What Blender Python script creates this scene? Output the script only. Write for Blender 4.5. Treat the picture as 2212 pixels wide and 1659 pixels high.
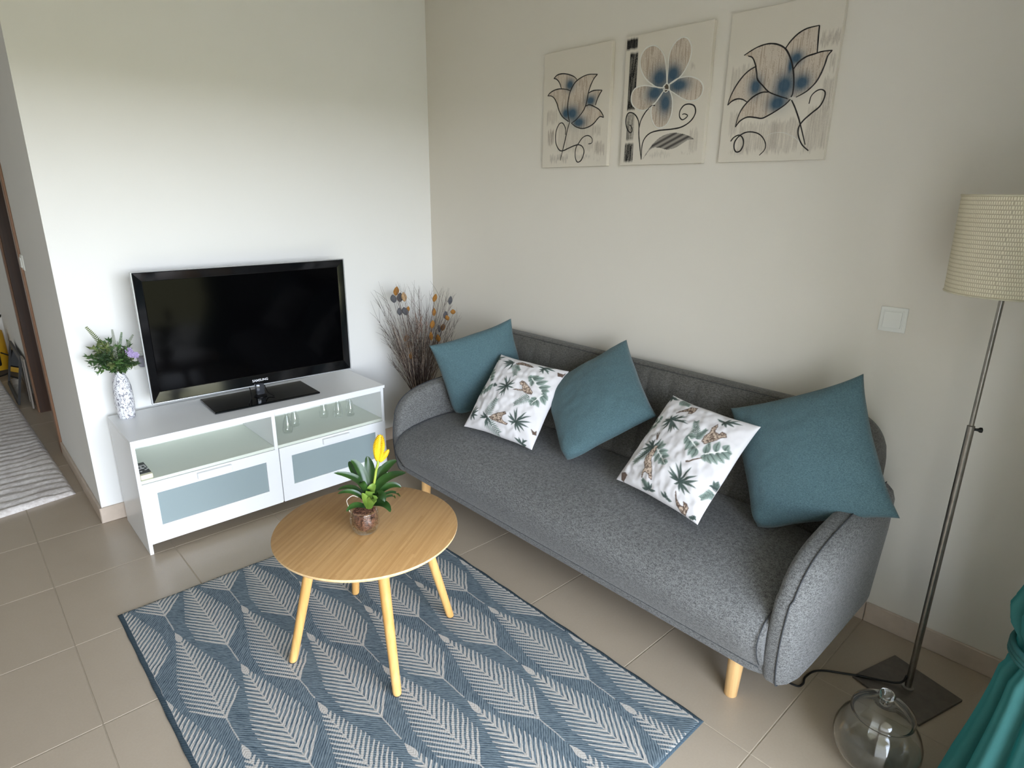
import bpy, bmesh, math, random
import numpy as np
from mathutils import Vector, Matrix, Euler, noise as mnoise
R=math.radians
scene=bpy.context.scene
COL=scene.collection
for o in list(bpy.data.objects): bpy.data.objects.remove(o)

# ------------------------------------------------ camera, world, light, exposure
cam_d=bpy.data.cameras.new('camera'); cam=bpy.data.objects.new('camera',cam_d); COL.objects.link(cam)
cam.location=(-2.3193,-3.2438,1.5227); cam.rotation_euler=(R(72.791),R(-0.507),R(-42.735))
cam_d.sensor_fit='HORIZONTAL'; cam_d.sensor_width=36; cam_d.lens=1342.17/2212*36; cam_d.clip_start=.02
scene.camera=cam
SKY=14.0; GROUND=1.6
world=bpy.data.worlds.new('sky'); scene.world=world; world.use_nodes=True
wt=world.node_tree; wt.nodes.clear()
def wn(t,**k):
    n=wt.nodes.new(t)
    for a,v in k.items(): setattr(n,a,v)
    return n
tc=wn('ShaderNodeTexCoord'); sx=wn('ShaderNodeSeparateXYZ'); wt.links.new(tc.outputs['Generated'],sx.inputs[0])
rp=wn('ShaderNodeValToRGB'); mr=wn('ShaderNodeMapRange'); mr.inputs[1].default_value=-1; mr.inputs[2].default_value=1
wt.links.new(sx.outputs['Z'],mr.inputs[0]); wt.links.new(mr.outputs[0],rp.inputs[0])
cr=rp.color_ramp
cr.elements[0].position=.0; cr.elements[0].color=(.10,.098,.062,1)
cr.elements[1].position=1.0; cr.elements[1].color=(.28,.335,.42,1)
for pos,c in ((.44,(.088,.088,.052,1)),(.502,(.12,.122,.08,1)),(.512,(.955,.99,1.02,1)),(.555,(.80,.88,.99,1)),(.63,(.45,.51,.61,1))):
    e=cr.elements.new(pos); e.color=c
bg=wn('ShaderNodeBackground'); bg.inputs['Strength'].default_value=SKY
wo=wn('ShaderNodeOutputWorld'); wt.links.new(rp.outputs[0],bg.inputs[0]); wt.links.new(bg.outputs[0],wo.inputs[0])
pd=bpy.data.lights.new('window_portal','AREA'); pd.shape='RECTANGLE'; pd.size=2.2; pd.size_y=2.1; pd.cycles.is_portal=True
po=bpy.data.objects.new('window_portal',pd); COL.objects.link(po); po.location=(-1.74,-3.47,1.05); po.rotation_euler=(R(90),0,0)   # faces +y, into the room
vs=scene.view_settings; vs.view_transform='Standard'; vs.look='None'; vs.gamma=1.0; vs.use_curve_mapping=False; vs.exposure=1.0
scene.display_settings.display_device='sRGB'
scene.cycles.max_bounces=10; scene.cycles.diffuse_bounces=6; scene.cycles.transparent_max_bounces=16

# ------------------------------------------------ node helpers
def S(r,g,b):
    f=lambda c:((c/255+.055)/1.055)**2.4 if c>10.3 else c/255/12.92
    return (f(r),f(g),f(b),1.0)
class E:
    """a value socket with arithmetic"""
    def __init__(s,nt,sock): s.nt=nt; s.s=sock
    def _m(s,op,b=None,c=None):
        n=s.nt.nodes.new('ShaderNodeMath'); n.operation=op
        for i,v in enumerate((s,b,c)):
            if v is None: continue
            if isinstance(v,E): s.nt.links.new(v.s,n.inputs[i])
            else: n.inputs[i].default_value=v
        return E(s.nt,n.outputs[0])
    def __add__(s,b): return s._m('ADD',b)
    __radd__=__add__
    def __sub__(s,b): return s._m('SUBTRACT',b)
    def __rsub__(s,b): return (s*-1.0)+b
    def __mul__(s,b): return s._m('MULTIPLY',b)
    __rmul__=__mul__
    def __truediv__(s,b): return s._m('DIVIDE',b)
    def abs(s): return s._m('ABSOLUTE')
    def frac(s): return s._m('FRACT')
    def floor(s): return s._m('FLOOR')
    def lt(s,b): return s._m('LESS_THAN',b)
    def gt(s,b): return s._m('GREATER_THAN',b)
    def max(s,b): return s._m('MAXIMUM',b)
    def min(s,b): return s._m('MINIMUM',b)
    def pow(s,b): return s._m('POWER',b)
    def sin(s): return s._m('SINE')
    def ss(s,a,b):
        n=s.nt.nodes.new('ShaderNodeMapRange'); n.interpolation_type='SMOOTHSTEP'
        s.nt.links.new(s.s,n.inputs[0]); n.inputs[1].default_value=a; n.inputs[2].default_value=b
        return E(s.nt,n.outputs[0])
class M:
    """a material under construction"""
    def __init__(s,name,base=(.8,.8,.8,1),rough=.5,metal=0.0,spec=.5,trans=0.0,ior=1.45,emit=None,sheen=0.0):
        s.m=bpy.data.materials.new(name); s.m.use_nodes=True; s.nt=s.m.node_tree; s.p=s.nt.nodes['Principled BSDF']
        s.set('Base Color',base); s.set('Roughness',rough); s.set('Metallic',metal); s.set('Specular IOR Level',spec); s.set('Transmission Weight',trans); s.set('IOR',ior); s.set('Sheen Weight',sheen)
        s.m.diffuse_color=base
        s._tc=None; s._b=None
    def set(s,k,v): s.p.inputs[k].default_value=v
    def link(s,sock,k): s.nt.links.new(sock.s if isinstance(sock,E) else sock,s.p.inputs[k])
    def node(s,t,**k):
        n=s.nt.nodes.new(t)
        for a,v in k.items(): setattr(n,a,v)
        return n
    def co(s,kind='Object'):
        if s._tc is None: s._tc=s.node('ShaderNodeTexCoord')
        return s._tc.outputs[kind]
    def xyz(s,kind='Object'):
        n=s.node('ShaderNodeSeparateXYZ'); s.nt.links.new(s.co(kind),n.inputs[0]); return [E(s.nt,o) for o in n.outputs]
    def vec(s,x,y,z=0.0):
        n=s.node('ShaderNodeCombineXYZ')
        for i,v in enumerate((x,y,z)):
            if isinstance(v,E): s.nt.links.new(v.s,n.inputs[i])
            else: n.inputs[i].default_value=v
        return n.outputs[0]
    def noise(s,scale,detail=3,rough=.5,vec=None,kind='Object',stretch=None,dist=0.0):
        n=s.node('ShaderNodeTexNoise'); n.inputs['Scale'].default_value=scale; n.inputs['Detail'].default_value=detail; n.inputs['Roughness'].default_value=rough; n.inputs['Distortion'].default_value=dist
        v=vec if vec is not None else s.co(kind)
        if stretch:
            mp=s.node('ShaderNodeMapping'); mp.inputs['Scale'].default_value=stretch; s.nt.links.new(v,mp.inputs[0]); v=mp.outputs[0]
        s.nt.links.new(v,n.inputs['Vector']); return E(s.nt,n.outputs[0])
    def mix(s,f,a,b,mode='MIX'):
        n=s.node('ShaderNodeMix',data_type='RGBA',blend_type=mode)
        for i,v in ((0,f),(6,a),(7,b)):
            if isinstance(v,E): s.nt.links.new(v.s,n.inputs[i])
            elif isinstance(v,bpy.types.NodeSocket): s.nt.links.new(v,n.inputs[i])
            else: n.inputs[i].default_value=v
        return n.outputs[2]
    def bump(s,h,strength=.3,dist=.002):
        n=s.node('ShaderNodeBump'); n.inputs['Strength'].default_value=strength; n.inputs['Distance'].default_value=dist
        s.nt.links.new(h.s,n.inputs['Height'])
        if s._b is not None: s.nt.links.new(s._b,n.inputs['Normal'])
        s._b=n.outputs[0]; s.nt.links.new(s._b,s.p.inputs['Normal'])
    def attr(s,name='Col'):
        n=s.node('ShaderNodeAttribute'); n.attribute_name=name; return n.outputs[0]

def m_plain(name,c,rough=.5,metal=0.0,spec=.5,nscale=None,namp=.06,bump=None,**k):
    m=M(name,c,rough,metal,spec,**k)
    if nscale:
        n=m.noise(nscale,4,.6); d=tuple(x*(1-namp) for x in c[:3])+(1,); l=tuple(min(1,x*(1+namp)) for x in c[:3])+(1,)
        m.link(m.mix(n.ss(.3,.7),d,l),'Base Color')
        if bump: m.bump(n,bump[0],bump[1])
    return m.m
def m_wall(name,c):
    m=M(name,c,.92,0,.2); n=m.noise(3.0,3); m.link(m.mix(n,tuple(x*.97 for x in c[:3])+(1,),c),'Base Color')
    m.bump(m.noise(160,3,.6),.12,.0012); return m.m
def m_fabric(name,dark,light,scale=420,rough=.95,sheen=.15,bump=.35):
    m=M(name,light,rough,0,.15,sheen=sheen)
    a=m.noise(scale,2,.7); b=m.noise(scale*.25,2,.6,stretch=(1,1,3)); f=(a*.65+b*.35).ss(.36,.64)
    m.link(m.mix(f,dark,light),'Base Color'); m.bump(a,bump,.0012); return m.m
def m_wood(name,c1,c2,axis=0,rough=.45,scale=1.0):
    m=M(name,c1,rough,0,.35)
    st=[55*scale,55*scale,55*scale]; st[axis]=2.2*scale
    g=m.noise(1.0,4,.6,stretch=tuple(st),dist=.4); st2=[12*scale]*3; st2[axis]=.7*scale; h=m.noise(1.0,2,.5,stretch=tuple(st2))
    m.link(m.mix((g*.6+h*.5).ss(.35,.75),c1,c2),'Base Color'); m.bump(g,.05,.0006); return m.m
def m_glass(name,tint=(1,1,1,1),rough=0.0,ior=1.45,shadow=.75):
    m=M(name,tint,rough,0,.5,trans=1.0,ior=ior); return m.m
def m_thin_glass(name,tint=(.985,.99,.985,1)):
    """thin-walled glass: mostly transparent, mirror-like towards its rim"""
    m=M(name,tint,.02); nt=m.nt
    tr=m.node('ShaderNodeBsdfTransparent'); tr.inputs[0].default_value=tint
    gl=m.node('ShaderNodeBsdfGlossy'); gl.inputs[0].default_value=(1,1,1,1); gl.inputs['Roughness'].default_value=.03
    lw=m.node('ShaderNodeLayerWeight'); lw.inputs[0].default_value=.22
    f=E(nt,lw.outputs['Fresnel']); f=(f*.9+.02).min(.45)
    mx=m.node('ShaderNodeMixShader'); nt.links.new(f.s,mx.inputs[0]); nt.links.new(tr.outputs[0],mx.inputs[1]); nt.links.new(gl.outputs[0],mx.inputs[2])
    nt.links.new(mx.outputs[0],nt.nodes['Material Output'].inputs[0]); return m.m

# ------------------------------------------------ mesh helpers (geometry is given in world coordinates)
ORG={}
def org(o): return ORG.get(o.name,Vector((0,0,0)))
def tag(o,label=None,cat=None,group=None,kind=None):
    for k,v in (('label',label),('category',cat),('group',group),('kind',kind)):
        if v: o[k]=v
    return o
def thing(name,loc,label,cat,group=None):
    o=bpy.data.objects.new(name,None); o.empty_display_size=.05; COL.objects.link(o); o.location=loc; ORG[o.name]=Vector(loc); return tag(o,label,cat,group)
class MB:
    def __init__(s): s.v=[]; s.f=[]
    def add(s,vs,fs):
        k=len(s.v); s.v+= [tuple(v) for v in vs]; s.f+=[tuple(i+k for i in f) for f in fs]; return s
    def box(s,x0,x1,y0,y1,z0,z1):
        return s.add([(x0,y0,z0),(x1,y0,z0),(x1,y1,z0),(x0,y1,z0),(x0,y0,z1),(x1,y0,z1),(x1,y1,z1),(x0,y1,z1)],[(0,3,2,1),(4,5,6,7),(0,1,5,4),(1,2,6,5),(2,3,7,6),(3,0,4,7)])
    def loft(s,rings,closed=True,cap0=True,cap1=True):
        n=len(rings[0]); vs=[v for r in rings for v in r]; fs=[]
        for i in range(len(rings)-1):
            for j in range(n if closed else n-1):
                a=i*n+j; b=i*n+(j+1)%n; fs.append((a,b,b+n,a+n))
        if cap0: fs.append(tuple(range(n-1,-1,-1)))
        if cap1: fs.append(tuple(range((len(rings)-1)*n,len(rings)*n)))
        return s.add(vs,fs)
    def tube(s,pts,r,seg=8,cap=True):
        pts=[Vector(p) for p in pts]; n=len(pts); rs=r if isinstance(r,(list,tuple)) else [r]*n
        rings=[]; t0=(pts[1]-pts[0]).normalized(); up=Vector((0,0,1)) if abs(t0.z)<.9 else Vector((1,0,0)); nx=t0.cross(up).normalized()
        for i,p in enumerate(pts):
            t=(pts[min(i+1,n-1)]-pts[max(i-1,0)]); t=t.normalized() if t.length>1e-9 else t0
            nx=(nx-t*nx.dot(t)).normalized(); ny=t.cross(nx)
            rings.append([p+nx*math.cos(a)*rs[i]+ny*math.sin(a)*rs[i] for a in (2*math.pi*k/seg for k in range(seg))])
        return s.loft(rings,True,cap,cap)
    def lathe(s,prof,c=(0,0),seg=32,cap0=False,cap1=False):
        return s.loft([[(c[0]+r*math.cos(2*math.pi*k/seg),c[1]+r*math.sin(2*math.pi*k/seg),z) for k in range(seg)] for r,z in prof],True,cap0,cap1)
    def grid(s,fn,nu,nv):
        vs=[fn(i/(nu-1),j/(nv-1)) for i in range(nu) for j in range(nv)]
        return s.add(vs,[(i*nv+j,(i+1)*nv+j,(i+1)*nv+j+1,i*nv+j+1) for i in range(nu-1) for j in range(nv-1)])
    def build(s,name,mat,parent=None,smooth=False,bevel=0.0,seg=2,recalc=False,angle=None,**tags):
        o0=org(parent) if parent else Vector((0,0,0))
        me=bpy.data.meshes.new(name); me.from_pydata([(v[0]-o0.x,v[1]-o0.y,v[2]-o0.z) for v in s.v],[],s.f); me.update()
        if bevel or recalc:
            bm=bmesh.new(); bm.from_mesh(me)
            if recalc: bmesh.ops.recalc_face_normals(bm,faces=bm.faces)
            if bevel:
                es=[e for e in bm.edges if len(e.link_faces)==2 and e.calc_face_angle(0)>.5]
                bmesh.ops.bevel(bm,geom=es,offset=bevel,segments=seg,profile=.5,affect='EDGES',clamp_overlap=True)
            bm.to_mesh(me); bm.free()
        if smooth: me.polygons.foreach_set('use_smooth',[True]*len(me.polygons))
        o=bpy.data.objects.new(name,me); COL.objects.link(o)
        for m in (mat if isinstance(mat,(list,tuple)) else [mat]): me.materials.append(m)
        if parent: o.parent=parent; ORG[o.name]=o0
        if angle is not None: 
            try: me.set_sharp_from_angle(angle=angle)
            except Exception: pass
        return tag(o,**tags)
def place(me,name,loc,parent=None,rot=None,scale=None,**tags):
    o=bpy.data.objects.new(name,me); COL.objects.link(o); p=org(parent) if parent else Vector((0,0,0)); o.location=Vector(loc)-p
    if rot: o.rotation_euler=rot
    if scale: o.scale=scale
    if parent: o.parent=parent; ORG[o.name]=Vector(loc)
    return tag(o,**tags)
def cat_rom(pts,n=6):
    pts=[np.array(p,float) for p in pts]; P=[2*pts[0]-pts[1]]+pts+[2*pts[-1]-pts[-2]]; out=[]
    for i in range(1,len(P)-2):
        for k in range(n):
            t=k/n; a,b,c,d=P[i-1],P[i],P[i+1],P[i+2]
            out.append(.5*((2*b)+(-a+c)*t+(2*a-5*b+4*c-d)*t*t+(-a+3*b-3*c+d)*t**3))
    out.append(pts[-1]); return out
def sstep(a,b,x):
    t=min(1,max(0,(x-a)/(b-a))); return t*t*(3-2*t)
# ------------------------------------------------ traced drawing data, metres on each canvas and 0-1 on each cushion
P1={'petals':[[(.064,.39),(.085,.402),(.119,.404),(.158,.396),(.191,.383),(.207,.37),(.188,.347),(.175,.328),(.144,.336),(.115,.339),(.101,.367),(.083,.384)],[(.277,.307),(.3,.314),(.325,.315),(.356,.312),(.342,.295),(.33,.275),(.322,.254),(.293,.259),(.265,.255),(.271,.28)],[(.165,.198),(.127,.22),(.103,.249),(.088,.281),(.07,.305),(.049,.317),(.027,.319),(.042,.331),(.071,.34),(.105,.342),(.144,.336),(.171,.327),(.16,.297),(.156,.26),(.161,.225)],[(.262,.255),(.288,.259),(.319,.248),(.346,.234),(.365,.214),(.372,.201),(.353,.206),(.338,.198),(.318,.181),(.288,.168),(.251,.163),(.213,.172),(.182,.19),(.211,.203),(.242,.227)],[(.171,.194),(.161,.225),(.156,.26),(.16,.297),(.172,.33),(.198,.36),(.234,.376),(.275,.383),(.326,.378),(.307,.363),(.291,.34),(.279,.312),(.273,.283),(.262,.251),(.242,.227),(.211,.203),(.184,.191)]],'lines':[[(.171,.194),(.161,.225),(.156,.26),(.16,.297),(.172,.33),(.198,.36),(.234,.376),(.275,.383),(.326,.378)],[(.326,.378),(.307,.363),(.291,.34),(.279,.312),(.273,.283),(.262,.251),(.242,.227),(.211,.203),(.184,.191)],[(.165,.198),(.127,.22),(.103,.249),(.088,.281),(.07,.305),(.049,.317),(.027,.319)],[(.027,.319),(.042,.331),(.071,.34),(.105,.342),(.144,.336),(.171,.327)],[(.064,.39),(.085,.402),(.119,.404),(.158,.396),(.191,.383),(.207,.37)],[(.064,.39),(.083,.384),(.101,.367),(.115,.339)],[(.277,.307),(.3,.314),(.325,.315),(.356,.312)],[(.356,.312),(.342,.295),(.33,.275),(.322,.254)],[(.262,.255),(.288,.259),(.319,.248),(.346,.234),(.365,.214),(.372,.201)],[(.372,.201),(.353,.206),(.338,.198),(.318,.181),(.288,.168),(.251,.163),(.213,.172),(.182,.19)],[(.171,.194),(.161,.168),(.151,.134),(.141,.099),(.131,.068),(.12,.03)],[(.148,.142),(.147,.169),(.129,.193),(.109,.193),(.092,.172),(.085,.145),(.087,.113),(.099,.089),(.117,.074),(.14,.074),(.168,.082),(.206,.092),(.233,.095),(.255,.086),(.266,.067),(.261,.044),(.248,.025),(.229,.02),(.217,.034),(.213,.057),(.217,.084),(.233,.103),(.253,.123),(.28,.132),(.301,.126),(.312,.114),(.309,.099),(.291,.096)]],'blues':[(.166,.353,.024,.023),(.292,.276,.028,.02),(.146,.234,.025,.023),(.188,.231,.033,.029),(.228,.19,.038,.022)],'patches':[(.0225,.182,.093,.264,.35,0),(.032,.087,.0735,.1785,.75,0),(.0965,.0535,.322,.211,.3,0),(.3095,.113,.3615,.191,.4,0),(.325,.037,.3865,.1125,.6,0),(.047,.0105,.1695,.065,.6,1),(.209,.017,.3065,.0595,.5,1),(.323,.0145,.364,.0415,.55,1)]}
P2={'petals':[[(.212,.307),(.204,.361),(.191,.405),(.165,.436),(.136,.45),(.104,.446),(.081,.426),(.075,.398),(.083,.368),(.104,.337),(.135,.312),(.164,.296),(.193,.29)],[(.214,.307),(.213,.346),(.213,.395),(.221,.425),(.24,.449),(.27,.46),(.292,.452),(.309,.429),(.314,.405),(.307,.372),(.287,.337),(.263,.316),(.224,.299)],[(.226,.301),(.258,.315),(.298,.319),(.328,.314),(.355,.302),(.374,.283),(.378,.263),(.37,.243),(.35,.231),(.32,.231),(.288,.243),(.25,.265),(.228,.279)],[(.229,.277),(.243,.247),(.247,.208),(.241,.176),(.225,.151),(.198,.14),(.173,.147),(.155,.171),(.146,.201),(.149,.227),(.169,.243),(.203,.28)],[(.193,.29),(.155,.297),(.106,.307),(.067,.304),(.046,.288),(.041,.262),(.05,.239),(.072,.222),(.1,.214),(.129,.217),(.161,.233),(.203,.283)]],'lines':[[(.164,.227),(.147,.227),(.12,.207),(.098,.175),(.091,.145)],[(.091,.145),(.086,.172),(.071,.195),(.05,.208),(.03,.208),(.021,.191),(.022,.164),(.033,.141),(.049,.13),(.056,.141),(.048,.157),(.039,.161)],[(.09,.152),(.093,.114),(.102,.068),(.112,.021)],[(.112,.021),(.112,.075),(.124,.105),(.151,.124),(.194,.131),(.245,.132),(.29,.136),(.324,.149),(.346,.168),(.354,.189),(.346,.21),(.323,.219),(.3,.216),(.284,.198),(.284,.176),(.298,.164),(.315,.171),(.319,.179),(.305,.185),(.296,.183)]],'leaf':[(.116,.017),(.143,.054),(.174,.087),(.21,.108),(.256,.118),(.301,.112),(.334,.102),(.357,.09),(.331,.087),(.305,.074),(.271,.059),(.234,.055),(.195,.064),(.157,.06)],'ring':[(.209,.303),(.198,.296),(.197,.286),(.204,.275),(.212,.272),(.222,.279),(.224,.289),(.219,.299)],'blues':[(.175,.329,.038,.036),(.239,.336,.031,.032),(.27,.291,.044,.025),(.212,.232,.028,.04),(.157,.273,.038,.029)],'patches':[(.0,.444,.0585,.4985,1.6,2),(.0205,.212,.0635,.444,1.3,2),(.024,.093,.065,.213,.6,2),(.019,.0065,.0685,.0935,1.1,2),(.3355,.0245,.377,.14,.35,0),(.291,.026,.3625,.0515,.5,0),(.149,.0145,.2545,.06,.3,1),(.315,.3325,.337,.3735,.35,0),(.164,.443,.194,.455,.5,1),(.3195,.387,.3345,.4,.5,1)]}
P3={'petals':[[(.212,.363),(.227,.383),(.249,.402),(.278,.414),(.318,.417),(.319,.391),(.321,.36),(.323,.334),(.288,.328),(.265,.315),(.25,.296),(.238,.322)],[(.25,.296),(.265,.315),(.288,.328),(.314,.333),(.34,.337),(.371,.336),(.359,.321),(.353,.295),(.344,.268),(.331,.244),(.31,.224),(.291,.213),(.259,.208),(.257,.252)],[(.114,.321),(.088,.31),(.063,.29),(.039,.258),(.023,.225),(.017,.201),(.032,.213),(.052,.219),(.073,.216),(.092,.206),(.119,.223),(.145,.232),(.17,.233),(.146,.254),(.124,.276)],[(.17,.231),(.145,.232),(.119,.223),(.098,.208),(.077,.185),(.064,.158),(.057,.123),(.074,.143),(.101,.154),(.133,.15),(.157,.146),(.182,.155),(.214,.171),(.237,.185),(.253,.2),(.208,.215)],[(.254,.207),(.258,.22),(.257,.252),(.249,.291),(.238,.322),(.221,.352),(.204,.369),(.177,.382),(.147,.387),(.114,.383),(.088,.374),(.062,.362),(.078,.358),(.095,.35),(.108,.328),(.117,.3),(.124,.276),(.146,.254),(.172,.231),(.208,.215),(.242,.203)]],'lines':[[(.254,.207),(.258,.22),(.257,.252),(.249,.291),(.238,.322),(.221,.352),(.204,.369),(.177,.382),(.147,.387),(.114,.383),(.088,.374),(.062,.362)],[(.078,.358),(.095,.35),(.108,.328),(.117,.3),(.124,.276),(.146,.254),(.172,.231),(.208,.215),(.242,.203)],[(.212,.363),(.227,.383),(.249,.402),(.278,.414),(.318,.417)],[(.318,.417),(.319,.391),(.321,.36),(.323,.334)],[(.25,.296),(.265,.315),(.288,.328),(.314,.333),(.34,.337),(.371,.336)],[(.371,.336),(.359,.321),(.353,.295),(.344,.268),(.331,.244),(.31,.224),(.291,.213),(.271,.205)],[(.114,.321),(.088,.31),(.063,.29),(.039,.258),(.023,.225),(.017,.201)],[(.017,.201),(.032,.213),(.052,.219),(.073,.216),(.092,.206)],[(.17,.231),(.145,.232),(.119,.223),(.098,.208),(.077,.185),(.064,.158),(.057,.123)],[(.057,.123),(.074,.143),(.101,.154),(.133,.15),(.157,.146),(.182,.155),(.214,.171),(.237,.185),(.253,.2)],[(.257,.197),(.272,.173),(.291,.135),(.308,.094),(.325,.05)],[(.339,.03),(.314,.051),(.297,.082),(.295,.108),(.307,.128),(.331,.149),(.356,.169),(.367,.193),(.367,.212),(.354,.221),(.338,.218),(.323,.204),(.319,.18)],[(.045,.074),(.056,.087),(.076,.094),(.092,.082),(.097,.06),(.087,.039),(.071,.036),(.061,.051),(.062,.073),(.08,.093),(.107,.103),(.14,.099),(.165,.085),(.182,.06),(.181,.039),(.164,.021)]],'wlines':[[(.339,.03),(.319,.044),(.298,.065),(.27,.083),(.232,.095),(.198,.092),(.177,.081)]],'blues':[(.256,.329,.022,.02),(.285,.249,.028,.026),(.119,.253,.024,.031),(.225,.246,.033,.037),(.207,.191,.034,.027),(.238,.306,.009,.023)],'patches':[(.0185,.203,.11,.3415,.35,0),(.327,.341,.403,.4055,.55,0),(.3685,.263,.388,.3375,.4,0),(.356,.1445,.3965,.2715,.5,0),(.3175,.0155,.4005,.1795,.4,0),(.0295,.0805,.063,.188,.4,0),(.073,.0155,.227,.1455,.38,0),(.1955,.016,.2995,.149,.42,0),(.0375,.014,.1165,.0545,.5,0),(.3075,.0105,.34,.0375,.5,1)]}
C1={'fans':[((.416,.577),[(.293,.685),(.32,.711),(.391,.715),(.47,.693),(.512,.653),(.531,.58),(.483,.521),(.448,.449),(.408,.429),(.359,.443),(.285,.482),(.277,.54),(.27,.59)]),((.737,.203),[(.682,.367),(.656,.334),(.817,.357),(.886,.334),(.91,.27),(.908,.203),(.875,.14),(.826,.109),(.769,.109),(.69,.148),(.631,.185),(.61,.239),(.615,.283)]),((.718,.949),[(.636,.952),(.676,.915),(.71,.866),(.771,.863),(.832,.878),(.82,.922),(.876,.946),(.848,.986),(.782,.979)]),((-.02,.921),[(.022,.982),(.095,.969),(.086,.926),(.045,.866),(.003,.826),(-.042,.865),(-.036,.968),(.116,.989)]),((.07,.139),[(.07,.273),(.139,.247),(.162,.209),(.173,.141),(.148,.082),(.09,.074),(.052,.241)]),((.332,.151),[(.225,.209),(.213,.126),(.204,.159),(.337,.041),(.38,.054),(.235,.176),(.432,.069)]),((.295,.917),[(.154,.903),(.155,.863),(.227,.793),(.292,.79),(.174,.943),(.111,.902),(.212,.838)]),((.871,.009),[(.76,.04),(.813,.064),(.865,.071),(.932,.067),(.93,.019)]),((.217,.571),[(.268,.556),(.25,.533),(.264,.546)])],'monst':[((.682,.766),(.887,.629),[(.621,.769),(.687,.814),(.752,.821),(.819,.824),(.88,.799),(.933,.749),(.948,.681),(.941,.617),(.659,.714),(.723,.667)]),((.899,.606),(.832,.456),[(.974,.513),(.927,.457),(.873,.45),(.817,.439),(.783,.478),(.972,.573),(.796,.525)]),((-.012,.724),(.12,.593),[(-.028,.769),(.019,.781),(.077,.775),(.125,.729),(.15,.668),(-.02,.682),(.006,.621),(.161,.613)]),((.163,.557),(.049,.461),[(.07,.393),(.12,.415),(.156,.443),(.192,.471),(.209,.532),(.032,.438),(.01,.508)])],'fronds':[((.776,.528),(.627,.395)),((.314,.181),(.373,.392)),((.323,.114),(.552,.024)),((.337,.898),(.447,.743)),((.369,.877),(.456,.831))],'cats':[[(.563,.67),(.58,.703),(.624,.696),(.702,.652),(.777,.6),(.783,.57),(.73,.56),(.674,.572),(.66,.582),(.532,.56),(.563,.577),(.64,.599),(.611,.646),(.584,.649)],[(.366,.161),(.414,.201),(.474,.235),(.528,.263),(.564,.269),(.585,.249),(.551,.222),(.542,.186),(.576,.161),(.641,.15),(.628,.138),(.55,.137),(.47,.139),(.397,.144)],[(.336,.918),(.392,.951),(.483,.954),(.529,.945),(.602,.92),(.588,.91),(.504,.915),(.433,.912),(.364,.905)],[(.933,.198),(.973,.185),(.984,.208),(.992,.166),(.964,.157)],[(.908,.94),(.978,.934),(.988,.955),(.983,.903),(.939,.896)]],'twigs':[]}
C2={'fans':[((.254,.731),[(.218,.78),(.281,.814),(.345,.827),(.39,.823),(.431,.778),(.464,.746),(.424,.656),(.376,.637),(.354,.594),(.322,.581),(.243,.585),(.18,.626),(.155,.673),(.165,.718)]),((.712,.223),[(.595,.36),(.625,.4),(.754,.394),(.843,.343),(.874,.31),(.883,.243),(.856,.177),(.817,.142),(.756,.142),(.674,.184),(.599,.22),(.561,.264),(.558,.303)]),((.744,.907),[(.654,.922),(.677,.901),(.749,.861),(.799,.856),(.851,.891),(.891,.944),(.834,.98),(.769,.966)]),((.268,.398),[(.12,.415),(.151,.448),(.193,.465),(.235,.482),(.118,.335),(.134,.206),(.162,.295),(.295,.516)]),((.032,.972),[(.014,.888),(-.0,.938),(.062,.916),(.112,.956),(.142,.977),(-.008,.98)]),((.427,.035),[(.342,.023),(.36,.066),(.449,.098),(.408,.097),(.517,.051)]),((.65,.046),[(.569,.076),(.61,.086),(.711,.042)]),((.993,.331),[(.967,.386),(.99,.405),(.955,.322),(1.017,.375)]),((.943,.026),[(.899,.012),(.972,.048),(.948,.005),(.981,.021)])],'monst':[((.561,.633),(.779,.538),[(.533,.632),(.569,.551),(.616,.497),(.668,.464),(.582,.661),(.631,.661),(.7,.615),(.719,.459)]),((.796,.554),(.928,.659),[(.77,.68),(.831,.715),(.916,.722),(.97,.663),(.978,.605),(.965,.556),(.927,.518),(.888,.496),(.829,.489),(.752,.636)]),((.32,.4),(.499,.3),[(.375,.273),(.43,.27),(.482,.283),(.527,.33),(.494,.389),(.45,.436),(.396,.48),(.329,.5),(.329,.319)]),((.063,.617),(.087,.763),[(.004,.573),(.121,.629),(.114,.741),(.125,.682),(.019,.716)])],'fronds':[((.61,.663),(.512,.809)),((.641,.647),(.657,.767)),((.254,.373),(.134,.206)),((.051,.602),(.04,.515)),((1.0,.294),(.939,.2)),((.422,.042),(.33,.089)),((.163,.962),(.298,.956))],'cats':[[(.696,.65),(.682,.701),(.707,.749),(.693,.801),(.702,.862),(.72,.84),(.735,.779),(.787,.771),(.795,.803),(.834,.799),(.856,.771),(.827,.75),(.805,.713),(.775,.673),(.732,.637)],[(.275,.43),(.311,.425),(.315,.35),(.316,.294),(.374,.227),(.425,.149),(.431,.121),(.399,.129),(.387,.151),(.334,.163),(.316,.146),(.322,.112),(.316,.1),(.297,.156),(.307,.197),(.26,.242),(.251,.295),(.26,.366)],[(.726,.132),(.755,.079),(.81,.048),(.841,.056),(.827,.089),(.862,.09),(.886,.069),(.876,.032),(.868,.005),(.822,.006),(.767,.036),(.733,.102)],[(.243,.821),(.279,.876),(.332,.937),(.402,.957),(.406,.922),(.401,.868),(.365,.86),(.353,.892),(.3,.862)],[(.074,.01),(.043,.071),(.091,.083),(.121,.068),(.115,.028),(.102,.004)]],'twigs':[[(.682,.416),(.704,.425),(.79,.507)],[(.251,.489),(.205,.549)],[(.248,.507),(.23,.559)]]}
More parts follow.
